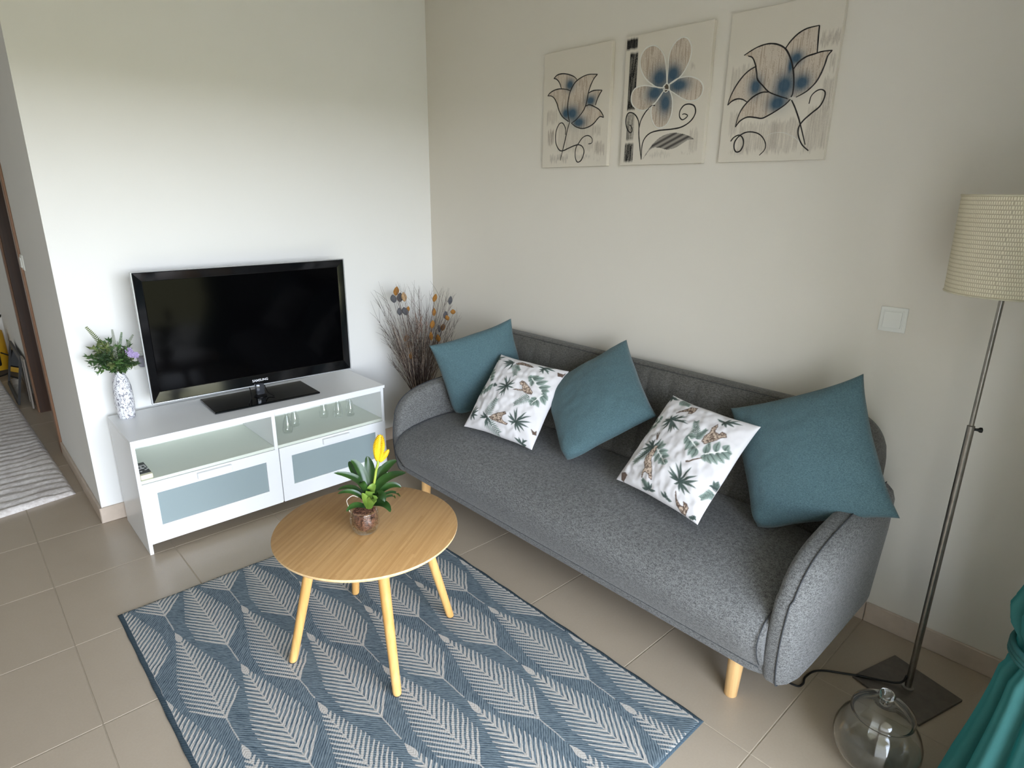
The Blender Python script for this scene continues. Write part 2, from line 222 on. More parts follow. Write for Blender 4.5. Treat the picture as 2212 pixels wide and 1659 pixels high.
BLV=[((-1.4321,-1.6104,0.5848),(-1.4646,-1.6101,0.6519),(-1.5295,-1.5867,0.6869),0.0195),((-1.4319,-1.6105,0.5897),(-1.4475,-1.5625,0.6562),(-1.4486,-1.5392,0.6866),0.0174),((-1.4297,-1.6117,0.5944),(-1.4347,-1.5807,0.6635),(-1.4547,-1.5587,0.6986),0.0236),((-1.4237,-1.6149,0.5985),(-1.4042,-1.5857,0.6532),(-1.4005,-1.565,0.6993),0.0277),((-1.416,-1.619,0.5975),(-1.3705,-1.581,0.6285),(-1.3422,-1.5508,0.6407),0.0143),((-1.4182,-1.6179,0.5928),(-1.3661,-1.606,0.651),(-1.3157,-1.6102,0.6732),0.0236),((-1.4166,-1.6187,0.5851),(-1.3818,-1.643,0.6395),(-1.329,-1.6825,0.6577),0.0236),((-1.4133,-1.6205,0.5747),(-1.3681,-1.639,0.6088),(-1.333,-1.6577,0.5978),0.0174),((-1.4097,-1.6224,0.5667),(-1.3529,-1.6244,0.5755),(-1.3162,-1.6213,0.5438),0.0082),((-1.41,-1.6222,0.5617),(-1.3452,-1.6058,0.553),(-1.3212,-1.596,0.5291),0.007),((-1.4331,-1.6099,0.565),(-1.4554,-1.5697,0.6045),(-1.4971,-1.536,0.5984),0.0127),((-1.4353,-1.6087,0.5603),(-1.4718,-1.5949,0.6048),(-1.5153,-1.5716,0.6046),0.0127),((-1.438,-1.6073,0.5456),(-1.4821,-1.6177,0.5706),(-1.517,-1.6274,0.5652),0.0148),((-1.4202,-1.6168,0.5531),(-1.4047,-1.6648,0.5667),(-1.4039,-1.6992,0.5507),0.0189),((-1.4217,-1.616,0.5608),(-1.4096,-1.6508,0.5963),(-1.4074,-1.6746,0.579),0.0225),((-1.4307,-1.6112,0.537),(-1.447,-1.6308,0.5781),(-1.4624,-1.6339,0.614),0.0195),((-1.4298,-1.6117,0.5356),(-1.4385,-1.6467,0.5814),(-1.4258,-1.6648,0.5963),0.0246),((-1.4298,-1.6116,0.5545),(-1.429,-1.6291,0.6057),(-1.4114,-1.6272,0.6261),0.0236)]
PODS=[(-0.449,-0.28,0.99,0.0171,0.0265,'o'),(-0.455,-0.257,0.945,0.019,0.0246,'g'),(-0.394,-0.23,0.943,0.0208,0.0284,'g'),(-0.388,-0.261,0.949,0.0171,0.0284,'b'),(-0.438,-0.286,0.875,0.0152,0.0227,'g'),(-0.394,-0.275,0.87,0.0208,0.0246,'g'),(-0.378,-0.28,0.879,0.0114,0.019,'o'),(-0.269,-0.392,0.947,0.0136,0.025,'o'),(-0.242,-0.341,0.857,0.0152,0.025,'o'),(-0.287,-0.386,0.797,0.0152,0.025,'o'),(-0.184,-0.422,0.928,0.0129,0.0258,'g'),(-0.201,-0.396,0.842,0.0144,0.0235,'g'),(-0.198,-0.408,0.827,0.0136,0.0171,'o'),(-0.16,-0.414,0.858,0.0159,0.0152,'o'),(-0.219,-0.356,0.758,0.0114,0.025,'g'),(-0.188,-0.351,0.761,0.0159,0.0235,'o'),(-0.252,-0.389,0.713,0.0159,0.0235,'o'),(-0.381,-0.257,0.709,0.0171,0.0227,'o'),(-0.367,-0.261,0.67,0.0171,0.0227,'o'),(-0.381,-0.3,0.613,0.0133,0.0227,'o'),(-0.301,-0.39,0.732,0.0136,0.0265,'o'),(-0.231,-0.32,0.643,0.0171,0.0171,'o')]
TIPS=[(-0.511,-0.234,1.049),(-0.523,-0.223,0.989),(-0.493,-0.145,0.819),(-0.5,-0.192,0.768),(-0.483,-0.223,0.728),(-0.425,-0.212,1.017),(-0.444,-0.324,1.03),(-0.398,-0.241,1.014),(-0.4,-0.296,1.001),(-0.407,-0.339,1.022),(-0.339,-0.289,1.006),(-0.298,-0.271,1.016),(-0.344,-0.362,1.023),(-0.301,-0.32,1.006),(-0.278,-0.392,1.012),(-0.21,-0.362,1.007),(-0.201,-0.372,1.005),(-0.216,-0.447,0.997),(-0.147,-0.39,1.002),(-0.151,-0.417,0.972),(-0.134,-0.424,0.87),(-0.124,-0.407,0.826),(-0.178,-0.437,0.804),(-0.512,-0.155,0.936),(-0.484,-0.154,0.949),(-0.324,-0.394,0.963),(-0.333,-0.261,0.967),(-0.25,-0.394,0.967),(-0.434,-0.255,1.007),(-0.238,-0.444,0.96),(-0.291,-0.315,0.913),(-0.352,-0.343,0.852),(-0.436,-0.187,0.856),(-0.502,-0.243,0.872),(-0.188,-0.408,0.739),(-0.192,-0.433,0.724)]
# ------------------------------------------------ shared materials
WALL=m_wall('white wall paint',S(238,237,234)); WALLR=m_wall('wall paint greyed for weaker light',S(222,216,205)); CEIL=m_plain('ceiling paint',S(236,235,231),.9)  # sofa wall greyed and warmed: its weaker light is put into the colour
def m_tile():
    m=M('beige porcelain tile',S(176,165,150),.3,0,.45)
    a=m.noise(2.2,5,.62,dist=.6); b=m.noise(9,4,.6); oi=m.node('ShaderNodeObjectInfo'); rnd=E(m.nt,oi.outputs['Random'])
    c=m.mix((a*.7+b*.3),S(166,151,132),S(180,166,148)); c=m.mix(m.noise(150,3,.7).ss(.25,.75)*.10,c,S(128,114,97)); c=m.mix(rnd*.16,c,S(146,133,117))
    m.link(c,'Base Color'); m.set('Roughness',.27); return m.m
TILE=m_tile(); GROUT=m_plain('tile grout',S(164,151,132),.9,nscale=30)
SKIRT=m_plain('ceramic skirting',S(196,180,164),.4,nscale=8,namp=.08)
WHITE=m_plain('white lacquer',S(236,237,238),.28,spec=.5)
WHITE_IN=m_plain('white carcass board',S(226,229,222),.45)
METAL=m_plain('brushed steel',S(150,145,138),.32,.95,nscale=60,namp=.1)
BLACKP=m_plain('black plastic',S(14,14,15),.4); CABLE=m_plain('black cable sheath',S(12,12,12),.5)
OAK=m_wood('light bamboo',S(196,152,98),S(222,184,130),axis=2,rough=.42)
BROWNW=m_wood('dark brown door wood',S(58,38,26),S(84,58,40),axis=2,rough=.4,scale=.6); CASEW=m_wood('brown casing wood',S(118,84,60),S(146,110,84),axis=2,rough=.4,scale=.6)
PLASTIC=m_plain('white switch plastic',S(226,226,220),.35)

# ------------------------------------------------ room shell
Z1=2.62; XO=-1.9486
def structure(name,mb,mat,parent=None,**k):
    o=mb.build(name,mat,parent,**k)
    if parent is None: o['kind']='structure'
    return o
structure('floor',MB().box(-4.6,0.0,-3.5,3.8,-.12,-.0016),GROUT)
floor=bpy.data.objects['floor']
PX,PY=.4435,.4487; tx0=-2.2083; ty0=-.008
tme=None
k0=0
for i in range(-6,6):
    for j in range(-9,8):
        xa=tx0+i*PX; ya=ty0+j*PY
        x0,x1=max(xa+.0015,-4.6),min(xa+PX-.0015,0); y0,y1=max(ya+.0015,-3.5),min(ya+PY-.0015,3.8)
        if x1-x0<.03 or y1-y0<.03: continue
        full=(x1-x0>PX-.004 and y1-y0>PY-.004)
        if full and tme:
            place(tme,'tile',(xa,ya,0),floor)
        elif full:
            mb=MB().box(.0015,PX-.0015,.0015,PY-.0015,-.0075,0); t=mb.build('tile',TILE,None,bevel=.0012,seg=1); t.location=(xa,ya,0); t.parent=floor; tme=t.data
        else:
            MB().box(x0,x1,y0,y1,-.0075,0).build('tile',TILE,floor,bevel=.0012,seg=1)
structure('ceiling',MB().box(-4.7,.12,-3.5,3.9,Z1,Z1+.12),CEIL)
structure('wall_right',MB().box(0,.12,-3.5,.12,-.12,Z1),WALLR)
structure('wall_back',MB().box(XO,0,0,.12,-.12,Z1),WALL)
wh=MB().box(XO,XO+.11,.12,1.15,-.12,Z1).box(XO,XO+.11,2.06,3.8,-.12,Z1).box(XO,XO+.11,1.15,2.06,2.05,Z1)
structure('wall_hall',wh,WALL)
structure('wall_hall_end',MB().box(-4.7,XO+.11,3.8,3.92,-.12,Z1),WALL)
structure('wall_left',MB().box(-4.72,-4.6,-3.5,3.9,-.12,Z1),WALL)
wf=MB().box(-.62,.12,-3.5,-3.38,-.12,Z1).box(-4.72,-2.86,-3.5,-3.38,-.12,Z1).box(-2.86,-.62,-3.5,-3.38,2.1,Z1)
structure('wall_front',wf,WALL)
# balcony opening with its frame (sliding leaf pushed open), terrace floor and an unseen slab and side walls added to shape the daylight
fr=MB().box(-2.86,-.62,-3.47,-3.42,2.05,2.1).box(-2.86,-2.81,-3.47,-3.42,0,2.05).box(-.67,-.62,-3.47,-3.42,0,2.05).box(-2.86,-.62,-3.47,-3.42,-.004,.012)
structure('window_1',fr,WHITE,bevel=.003)
structure('terrace_floor',MB().box(-5.2,1.0,-5.2,-3.5,-.14,-.02),m_plain('terrace tile',S(150,140,126),.6,nscale=4))
structure('added_sky_limiter',MB().box(-5.2,1.0,-5.0,-3.5,2.45,2.6),WALL)  # unseen slab added to hold back light from the high sky
structure('added_light_baffle',MB().box(1.0,1.12,-5.2,-3.5,-.14,2.45),WALL)  # unseen side wall added for the daylight, set far out to let it pass
structure('added_light_baffle',MB().box(-3.5,-3.38,-5.2,-3.5,-.14,2.45),WALL)  # unseen side wall added to keep oblique sky light off the sofa wall
# dark room behind the hall door stays shut
cas=MB().box(XO-.012,XO,1.085,1.15,0,2.12).box(XO-.012,XO,2.06,2.125,0,2.12).box(XO-.012,XO,1.15,2.06,2.05,2.12)
structure('trim_1',cas,CASEW,bevel=.003)
jam=MB().box(XO,XO+.11,1.15,1.165,0,2.05).box(XO,XO+.11,2.045,2.06,0,2.05).box(XO,XO+.11,1.165,2.045,2.035,2.05)
structure('trim_2',jam,BROWNW)
dl=structure('door_1',MB().box(XO+.072,XO+.108,1.168,2.042,.008,2.032),BROWNW,bevel=.002)
MB().tube([(XO+.072,1.25,1.0),(XO+.03,1.25,1.0),(XO+.03,1.36,1.0)],.008,8).build('door_handle',METAL,dl,smooth=True)

# skirting pieces: each a ceramic strip of its own
def skirting(name,segs,axis,at,out,joint=.0025):
    root=bpy.data.objects.new(name,None); COL.objects.link(root); root['kind']='structure'
    for a,b in segs:
        a+=joint/2; b-=joint/2; lo,hi=sorted((at,at+out))
        mb=MB().box(a,b,lo,hi,0,.0776) if axis=='x' else MB().box(lo,hi,a,b,0,.0776)
        mb.build('skirting_tile',SKIRT,root,bevel=.002,seg=1)
    return root
skirting('baseboard_back',[(XO-.011,-1.7648),(-1.7648,-1.3213),(-1.3213,-.8778),(-.8778,-.4343),(-.4343,-.012)],'x',0,-.011)
ys=[-3.38]+[-2.702+.4487*k for k in range(0,7)]; ys=[y for y in ys if y<-.05]+[-.0]
skirting('baseboard_right',[(ys[i],ys[i+1]) for i in range(len(ys)-1)],'y',0,-.012)
skirting('baseboard_hall',[(-.011,.4407),(.4407,.8894),(.8894,1.083),(2.127,2.684),(2.684,3.13),(3.13,3.79)],'y',XO,-.011)
# ------------------------------------------------ sofa
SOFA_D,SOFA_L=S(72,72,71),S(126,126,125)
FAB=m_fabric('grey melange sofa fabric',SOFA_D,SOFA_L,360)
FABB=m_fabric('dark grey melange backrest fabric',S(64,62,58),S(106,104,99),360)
PIPE=m_plain('charcoal piping',S(58,60,63),.85)
sofa=thing('sofa',(-.42,-1.695,0),'grey melange three-seat sofa with curved arms and wooden legs','sofa')
YL,YR=-.738,-2.652
def seat_prof():
    P=[(-.20,.165),(-.5,.16),(-.752,.158),(-.7565,.172),(-.7575,.187),(-.764,.196),(-.782,.225),(-.797,.26),(-.801,.29),(-.794,.318),(-.772,.345),(-.735,.366),(-.68,.382),(-.6,.394),(-.5,.400),(-.4,.400),(-.32,.396),(-.25,.388)]
    return P
def seat_fn():
    rings=[]; n=44
    for i in range(n+1):
        t=i/n; y=YR+(YL-YR)*t; d=min(t,1-t)*(YL-YR); e=1-(1-min(1,d/.035))**2
        e=math.sqrt(max(0,e)) if d<.035 else 1
        crown=.030*sstep(0,.35,d)+.003*math.sin(y*9); ring=[]
        for (x,z) in seat_prof():
            k=sstep(.19,.38,z); xx=x; zz=z+crown*k
            if x<-.7 and z>.19: xx=x-.012*sstep(0,.3,d)*k*sstep(.45,.3,z)
            cx,cz=-.45,.28
            s=.955+.045*e
            ring.append((cx+(xx-cx)*s,y,cz+(zz-cz)*s if z>.19 else zz))
        rings.append(ring)
    return rings
MB().loft(seat_fn()).build('seat',FAB,sofa,smooth=True,angle=R(55),recalc=True)
hem=MB()
hem.tube([(-.7595,YR+.01+(YL-YR-.02)*k/40,.190) for k in range(41)],.0016,6)
hem.build('hem_seam',PIPE,sofa,smooth=True)
for y in (YR+.010,YL-.010):
    MB().tube([((x-(-.45))*.985-.45,y,(z-.28)*.985+.28+.002) for x,z in seat_prof()[5:]],.0018,6).build('seat_piping',PIPE,sofa,smooth=True)
# arms: outline (x,z) front and top, then back and underside
ARM=cat_rom([(-.716,.139),(-.742,.150),(-.757,.20),(-.766,.27),(-.767,.34),(-.756,.42),(-.728,.488),(-.68,.532),(-.61,.560),(-.52,.576),(-.42,.586),(-.30,.594),(-.18,.60),(-.10,.60)],5)
ARM=[(float(a),float(b)) for a,b in ARM]
nfront=len(ARM)
ARM_C=ARM+[(-.075,.585),(-.07,.5),(-.07,.35),(-.072,.22),(-.085,.152),(-.11,.140),(-.3,.138),(-.5,.137),(-.65,.137)]
def arm_rings(sgn,yc):
    cx,cz=-.40,.35
    def ring(s,off,flare):
        out=[]
        for (x,z) in ARM_C:
            xx=cx+(x-cx)*s; zz=cz+(z-cz)*s
            out.append((xx,yc+sgn*(off+flare*sstep(.15,.6,z)*(1 if x>-.75 else .6)),zz))
        return out
    # offsets grow outwards from the seat
    L=[(.30,.012,.0),(.80,.003,.004),(.95,.002,.010),(.985,.006,.014),(1.0,.014,.016),(1.0,.040,.018),(.990,.051,.019),(.955,.068,.019),(.88,.085,.017),(.75,.098,.014),(.52,.106,.010),(.25,.108,.006)]
    return [ring(*a) for a in L],ring(1.004,.046,.0185)
for sgn,yc,lab in ((-1,-2.645,None),(1,-.745,None)):
    rings,pipe=arm_rings(sgn,yc)
    a=MB().loft(rings).build('armrest',FAB,sofa,smooth=True,recalc=True)
    MB().tube(pipe[:nfront],.0020,6).build('piping',PIPE,a,smooth=True)
# backrest with vertical channels
BY0,BY1=-2.685,-.700
seams=[-1.076-.1155*k for k in range(-3,14)]
def back_outline(y):  # height lost at the rounded ends
    d=min(y-BY0,BY1-y); r=.13
    return 0 if d>=r else r-math.sqrt(max(0,r*r-(r-d)**2))
def back_front(u,v):
    y=BY0+(BY1-BY0)*u; drop=back_outline(y); zt=.802-drop; z=.30+(zt-.30)*v; k=(z-.30)/.50
    x=-.262+.115*k
    g=min(abs(y-s) for s in seams); puff=.009*(1-math.exp(-(g/.016)**2))*sstep(0,.12,v)*sstep(1.0,.93,v)
    return (x-puff,y,z)
nu,nv=300,14
ys_=[i/(nu-1) for i in range(nu)]
mb=MB(); rings=[]
for u in ys_:
    y=BY0+(BY1-BY0)*u; drop=back_outline(y); ring=[back_front(u,j/(nv-1)) for j in range(nv)]
    zt=.802-drop
    for (x,z) in ((-.142,zt+.008),(-.125,zt+.014),(-.10,zt+.016),(-.075,zt+.012),(-.06,zt-.002),(-.055,zt-.03),(-.06,(zt+.2)/2),(-.075,.2),(-.2,.2)): ring.append((x,y,z))
    rings.append(ring)
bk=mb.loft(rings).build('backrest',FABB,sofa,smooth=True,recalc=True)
MB().tube([(-.142,BY0+(BY1-BY0)*(i/120),.811-back_outline(BY0+(BY1-BY0)*(i/120))) for i in range(4,117)],.0012,6).build('piping',PIPE,bk,smooth=True)
def leg(x,y,top=.17,lean=.012):
    MB().loft([[(x+r*math.cos(a)+lx,y+r*math.sin(a)+ly,z) for a in (2*math.pi*k/18 for k in range(18))] for r,z,lx,ly in ((.0185,0,-lean,0),(.020,.002,-lean,0),(.026,top,0,0))]).build('leg',OAK,sofa,smooth=True,angle=R(50))
for x in (-.70,-.16):
    for y in (-2.55,-.88): leg(x,y)

# ------------------------------------------------ cushions
def pillow(name,label,size,pose,mat,T=.075,Tb=.032,n=56,pinch=.075,wr=.0035,seed=1,paint=None,group=None,tuck=None,blunt=0.0):
    rng=random.Random(seed); offs=[rng.uniform(-50,50) for _ in range(3)]
    c=Vector(pose[:3]); Rm=Euler(pose[3:6],'XYZ').to_matrix()
    us=np.sin(np.linspace(-1,1,n)*math.pi/2)*.35+np.linspace(-1,1,n)*.65
    vs=[];fs=[];uv=[]
    for side in (1,-1):
        base=len(vs)
        for v in us:
            for u in us:
                px=u*(1-pinch*(1-abs(v)**2.6)); py=v*(1-pinch*(1-abs(u)**2.6))
                h=((1-u*u)*(1-v*v)); t=max(0,h)**.46
                w=wr*mnoise.noise(Vector((u*3.2+offs[0],v*3.2+offs[1],side*3)))*min(1,h*8)+wr*.7*mnoise.noise(Vector((u*8+offs[1],v*8,offs[2])))*min(1,h*6)
                rad=abs(u)*abs(v); w+=wr*.9*math.sin(14*(abs(u)-abs(v)))*max(0,rad-.25)*min(1,h*9)
                px+=.016*mnoise.noise(Vector((u*1.6+offs[2],v*1.6,1))); py+=.016*mnoise.noise(Vector((u*1.6,v*1.6+offs[0],5)))
                bq=math.hypot(u+1,v+1)/.55
                if blunt and bq<1: k_=(1-bq)**2; px*=1-blunt*k_; py*=1-blunt*k_; t=min(1,t+.28*k_*(1-k_)*2.2*min(1,h*30))
                z=side*((T if side>0 else Tb)*t)+w
                if tuck and side>=-1: 
                    for (tu,tv,tr,td) in tuck:
                        q=math.hypot(u-tu,v-tv)/tr
                        if q<1: z-=td*(1-q*q)**2
                vs.append(tuple(c+Rm@Vector((px*size/2,py*size/2,z)))); uv.append(((u+1)/2,(v+1)/2,side))
        for i in range(n-1):
            for j in range(n-1):
                a=base+i*n+j; q=(a,a+1,a+n+1,a+n); fs.append(q if side>0 else q[::-1])
    mb=MB(); mb.v=vs; mb.f=fs
    o=mb.build(name,mat,None,smooth=True)
    bm=bmesh.new(); bm.from_mesh(o.data); 
    if paint is None: bmesh.ops.remove_doubles(bm,verts=bm.verts,dist=1e-5)
    bm.to_mesh(o.data); bm.free(); o.data.polygons.foreach_set('use_smooth',[True]*len(o.data.polygons))
    if paint is not None:
        set_cols(o.data,paint(np.array(uv)))
    tag(o,label,'cushion',group); return o
def set_cols(me,cols):
    at=me.color_attributes.new('Col','FLOAT_COLOR','POINT'); a=np.ones((len(me.vertices),4),np.float32); a[:,:3]=cols[:,:3]; at.data.foreach_set('color',a.ravel())

# painting on vertices: flat print only
class Paint:
    def __init__(s,P,base): s.P=P; s.c=np.tile(np.array(base[:3],float),(len(P),1))
    def box(s,pts,m=.02):
        pts=np.array(pts); lo=pts.min(0)-m; hi=pts.max(0)+m
        return np.where(((s.P>=lo)&(s.P<=hi)).all(1))[0]
    def blend(s,idx,col,a):
        a=np.asarray(a)[:,None] if np.ndim(a) else a
        s.c[idx]=s.c[idx]*(1-a)+np.asarray(col)[...,:3]*a
    def inside(s,pts):
        i=s.box(pts,.001); q=s.P[i]; x,y=q[:,0],q[:,1]; ins=np.zeros(len(i),bool); n=len(pts)
        for k in range(n):
            (x0,y0),(x1,y1)=pts[k],pts[(k+1)%n]
            if y0==y1: continue
            cnd=((y0>y)!=(y1>y))&(x<(x1-x0)*(y-y0)/(y1-y0)+x0); ins^=cnd
        return i[ins]
    def poly(s,pts,col,a=1.0):
        i=s.inside(pts); s.blend(i,col,a); return i
    def stroke(s,pts,w0,w1,col,a=1.0):
        n=len(pts)-1
        for k in range(n):
            p,q=np.array(pts[k]),np.array(pts[k+1]); wa=w0+(w1-w0)*k/n; wb=w0+(w1-w0)*(k+1)/n
            i=s.box([p,q],max(wa,wb)+.004)
            if not len(i): continue
            d=q-p; L=max(d@d,1e-12); t=np.clip(((s.P[i]-p)@d)/L,0,1); dist=np.linalg.norm(s.P[i]-p-t[:,None]*d,axis=1); w=wa+(wb-wa)*t
            al=np.clip((w-dist)/(.35*max(wa,wb)+1e-6)+.5,0,1)*a; s.blend(i,col,al)
    def leaf(s,p,q,w,c0,c1,bend=0.0,a=1.0):
        p,q=np.array(p,float),np.array(q,float); d=q-p; L=np.linalg.norm(d)
        if L<1e-6: return
        e=d/L; nrm=np.array([-e[1],e[0]]); i=s.box([p,q],w*1.5+abs(bend)+.01)
        if not len(i): return
        r=s.P[i]-p; t=r@e/L; b=r@nrm-bend*4*t*(1-t); tt=np.clip(t,0,1); ww=w*np.sin(np.pi*np.clip(tt**.8,0,1))**.8+1e-6
        al=np.clip((ww-np.abs(b))/(.35*w+1e-6)+.35,0,1)*((t>0)&(t<1))*a
        col=np.array(c0[:3])*(1-tt)[:,None]+np.array(c1[:3])*tt[:,None]
        col=np.where((np.abs(b)<ww*.18)[:,None],col*.6,col); s.blend(i,col,al)
G_D,G_M,G_L=S(56,70,66),S(98,114,107),S(154,170,161); TAN=S(196,176,158); SPOT=S(92,74,64)
def print_paint(C,seed):
    def f(uv):
        P=Paint(uv[:,:2].copy(),S(219,216,218)); rng=random.Random(seed)
        for a,e in C['fronds']:
            a,e=np.array(a),np.array(e); d=e-a; nr=np.array([-d[1],d[0]])
            P.stroke([a,e],.004,.002,G_M)
            for k in range(10):
                b=a+d*(k/10); 
                for sg in (1,-1): P.leaf(b,b+d*.2+sg*nr*.34*(1-.6*k/10),.0075,G_M,G_L)
        for a,e,tips in C['monst']:
            a,e=np.array(a),np.array(e); d=e-a; L=d@d
            for t in tips:
                t=np.array(t); k=float(np.clip(((t-a)@d)/L-.25,0,1)); b=a+d*k
                P.leaf(b,t,.031,G_M,G_L,rng.uniform(-.01,.01)); P.stroke([b,b+(t-b)*.8],.003,.0015,G_D,.7)
            P.stroke([a,e],.006,.003,S(226,228,222))
        for t in C['cats']:
            i=P.poly(t,TAN)
            tt=t+[t[0]]; P.stroke(tt,.0045,.0045,SPOT,.8)
            q=np.array(t); lo,hi=q.min(0),q.max(0)
            for _ in range(150):
                c=np.array([rng.uniform(lo[0],hi[0]),rng.uniform(lo[1],hi[1])]); j=i[np.hypot(*(P.P[i]-c).T)<.0075] if len(i) else []
                if len(j): P.blend(j,SPOT,.75)
        for t in C['twigs']: P.stroke(t,.010,.005,S(104,88,76))
        for c,tips in C['fans']:
            for t in tips:
                P.leaf(c,t,.0125,G_D,G_M,rng.uniform(-.012,.012))
            P.stroke([c,(c[0]+.001,c[1]+.001)],.016,.016,G_D,.8)
        back=uv[:,2]<0
        P.c[back]=np.array(S(219,216,218)[:3]); return P.c
    return f
def m_vcol(name,rough=.9,bump=(900,.12)):
    m=M(name,(.8,.8,.8,1),rough,0,.15,sheen=.05); n=m.noise(bump[0],2); m.link(m.mix(n.ss(.2,.8)*.12,m.attr(),(0,0,0,1),'MIX'),'Base Color')
    m.nt.links.new(m.mix(n.ss(.2,.8)*.06,m.attr(),(.3,.3,.3,1)),m.p.inputs['Base Color']); m.bump(n,bump[1],.0006); return m.m
TEAL=m_fabric('dusty teal linen',S(63,85,91),S(93,119,125),700,.92,.12,.25)
PRINT=m_vcol('printed cotton with palms and leopards')
CAMV=np.array([-2.3193,-3.2438,1.5227])
def toward(p,k): return tuple(CAMV+(np.array(p[:3])-CAMV)*k)+tuple(p[3:])
BLUE='dusty teal scatter cushions'; PAT='palm print cushions'
pillow('scatter_cushion','plain teal cushion wedged in the corner by the left arm, behind a palm print one',.425,toward((-.2373,-.7591,.6006,1.7058,-.2862,-.534),.94),TEAL,.085,.03,seed=2,blunt=.10,group=BLUE,pinch=.06)
pillow('scatter_cushion','plain teal cushion standing on its corner in the middle of the sofa back',.445,toward((-.2733,-1.5893,.6385,.655,-.6233,-.9975),.975),TEAL,.095,.02,seed=5,blunt=.10,group=BLUE,pinch=.05)
pillow('scatter_cushion','plain teal cushion with one corner lying over the sofa arm nearest the floor lamp',.455,toward((-.2789,-2.5056,.6771,1.1483,-.4731,-1.4277),.985),TEAL,.09,.03,seed=8,blunt=.10,group=BLUE,pinch=.075)
pillow('printed_cushion','white palm and leopard print cushion between the first two teal cushions',.40,toward((-.4228,-1.2284,.5895,.8555,.0301,-1.4191),.985),PRINT,.068,.035,n=190,seed=3,paint=print_paint(C1,4),group=PAT,pinch=.045,wr=.006)
pillow('printed_cushion','white palm and leopard print cushion leaning on the teal cushion nearest the lamp',.40,toward((-.4229,-2.1353,.6051,.8198,-.0033,-1.7473),.985),PRINT,.068,.035,n=190,seed=9,paint=print_paint(C2,5),group=PAT,pinch=.045,wr=.006)

# ------------------------------------------------ rug with a woven feather-leaf pattern
RX0,RX1,RY0,RY1=-2.061,-.874,-2.552,-.824
def m_rug():
    m=M('woven fern rug',S(80,100,115),.95,0,.1)
    x,y,z=m.xyz('Object')
    nz=m.noise(26,2,.6); wob=(nz-.5)*.006
    X=x-RX0+wob; Y=(y*-1.0+RY1)+(m.noise(20,2,.6)-.5)*.006
    PIT=.1155; LEN=.632
    cxx=(X/(2*PIT)-.054); aax=((cxx+.5).frac()-.5).abs()*(2*PIT)
    dash=m.noise(1.0,3,.75,vec=m.vec((Y+aax*1.1)*210.0,aax*60.0,X*9.0))
    def leafmask(x_first,phase):
        cx=((X-x_first)/(2*PIT)+.5); a=(cx.frac()-.5)*(2*PIT); aa=a.abs()
        t=((Y-phase)/LEN).frac()*LEN
        t0=t+aa*1.32
        k=(t0/.0235).floor(); wk=m.node('ShaderNodeTexWhiteNoise',noise_dimensions='2D'); m.nt.links.new(m.vec(k,cx.floor()*3.1+a.gt(0.0)*17.0),wk.inputs['Vector']); rk=E(m.nt,wk.outputs[0])
        w=((t0-.035)/.36).min(1.0).max(0.0).pow(.95)*.070+.005*(t0.ss(.70,.42)*.30+.70)*(rk*.42+.72)
        inside=aa.lt(w+.004)*t0.lt(.53)
        st=(((t0+(nz-.5)*.006)/.0235).frac()-.5).abs()+(dash-.5)*.30
        stripe=(st+(aa/(w+.002)).pow(2.0)*.17).lt(.285)*aa.lt(w)
        tip=t.lt(.062)*aa.lt(((t+.001)*.30).min((.075-t)*.40).min(.0105))
        spine=aa.lt(.0020)*t.gt(.03)*t.lt(.615)
        lm=(inside*stripe*t0.gt(.052)*t0.lt(.515)).max(tip)
        return lm.max(spine*.75),t0,inside
    m1,t1,i1=leafmask(.128,.25); m2,t2,i2=leafmask(.013,.56)
    leaf=m1.max(m2*(i1*-1.0+1.0))
    # herringbone weave of the ground
    cx=(X/(2*PIT)-.054); a=((cx+.5).frac()-.5).abs()*(2*PIT)
    g=(Y+a*1.05); gs=((g/.0105).frac()-.5).abs().ss(.12,.36)
    nn=m.noise(1.0,3,.7,stretch=(300,160,1)); big=m.noise(7,3,.6)
    ground=m.mix((gs*.30+nn*.15+(dash-.5)*1.7+.42).ss(.15,1.0),S(46,60,72),S(120,132,138)); ground=m.mix((big-.35)*.5,ground,S(78,92,102))
    cream=m.mix(m.noise(1.0,2,.7,stretch=(500,300,1)).ss(.3,.7),S(166,160,152),S(198,192,184))
    # plain blue binding round the rim
    rim=(X.lt(.014)).max(X.gt(RX1-RX0-.014)).max(Y.lt(.006)).max(Y.gt(RY1-RY0-.006))
    c=m.mix(leaf*(rim*-1.0+1.0),ground,cream); c=m.mix(rim*.8,c,S(54,68,77))
    m.link(c,'Base Color'); m.bump(gs*.5+leaf*.8+nn*.4,.35,.0022); return m.m
rug=MB()
def rugtop(u,v):
    x=RX0+(RX1-RX0)*u; y=RY0+(RY1-RY0)*v
    e=min(u*(RX1-RX0),(1-u)*(RX1-RX0),v*(RY1-RY0),(1-v)*(RY1-RY0))
    return (x+.0015*math.sin(y*40)*(1 if u in(0,1) else 0),y+.0012*math.sin(x*55)*(1 if v in (0,1) else 0),.0035+.0045*min(1,(e/.012))**.5+.0008*mnoise.noise(Vector((x*3,y*3,0))))
us_=[0,.004,.01]+[i/60 for i in range(1,60)]+[.99,.996,1]
vs_=[0,.003,.008]+[i/80 for i in range(1,80)]+[.992,.997,1]
nu,nv=len(us_),len(vs_)
rug.v=[rugtop(u,v) for u in us_ for v in vs_]+[(RX0+(RX1-RX0)*u,RY0+(RY1-RY0)*v,.0004) for u in us_ for v in vs_]
N=nu*nv
rug.f=[(i*nv+j,(i+1)*nv+j,(i+1)*nv+j+1,i*nv+j+1) for i in range(nu-1) for j in range(nv-1)]
bd=[i*nv for i in range(nu)]+[(nu-1)*nv+j for j in range(1,nv)]+[i*nv+nv-1 for i in range(nu-2,-1,-1)]+[j for j in range(nv-2,0,-1)]
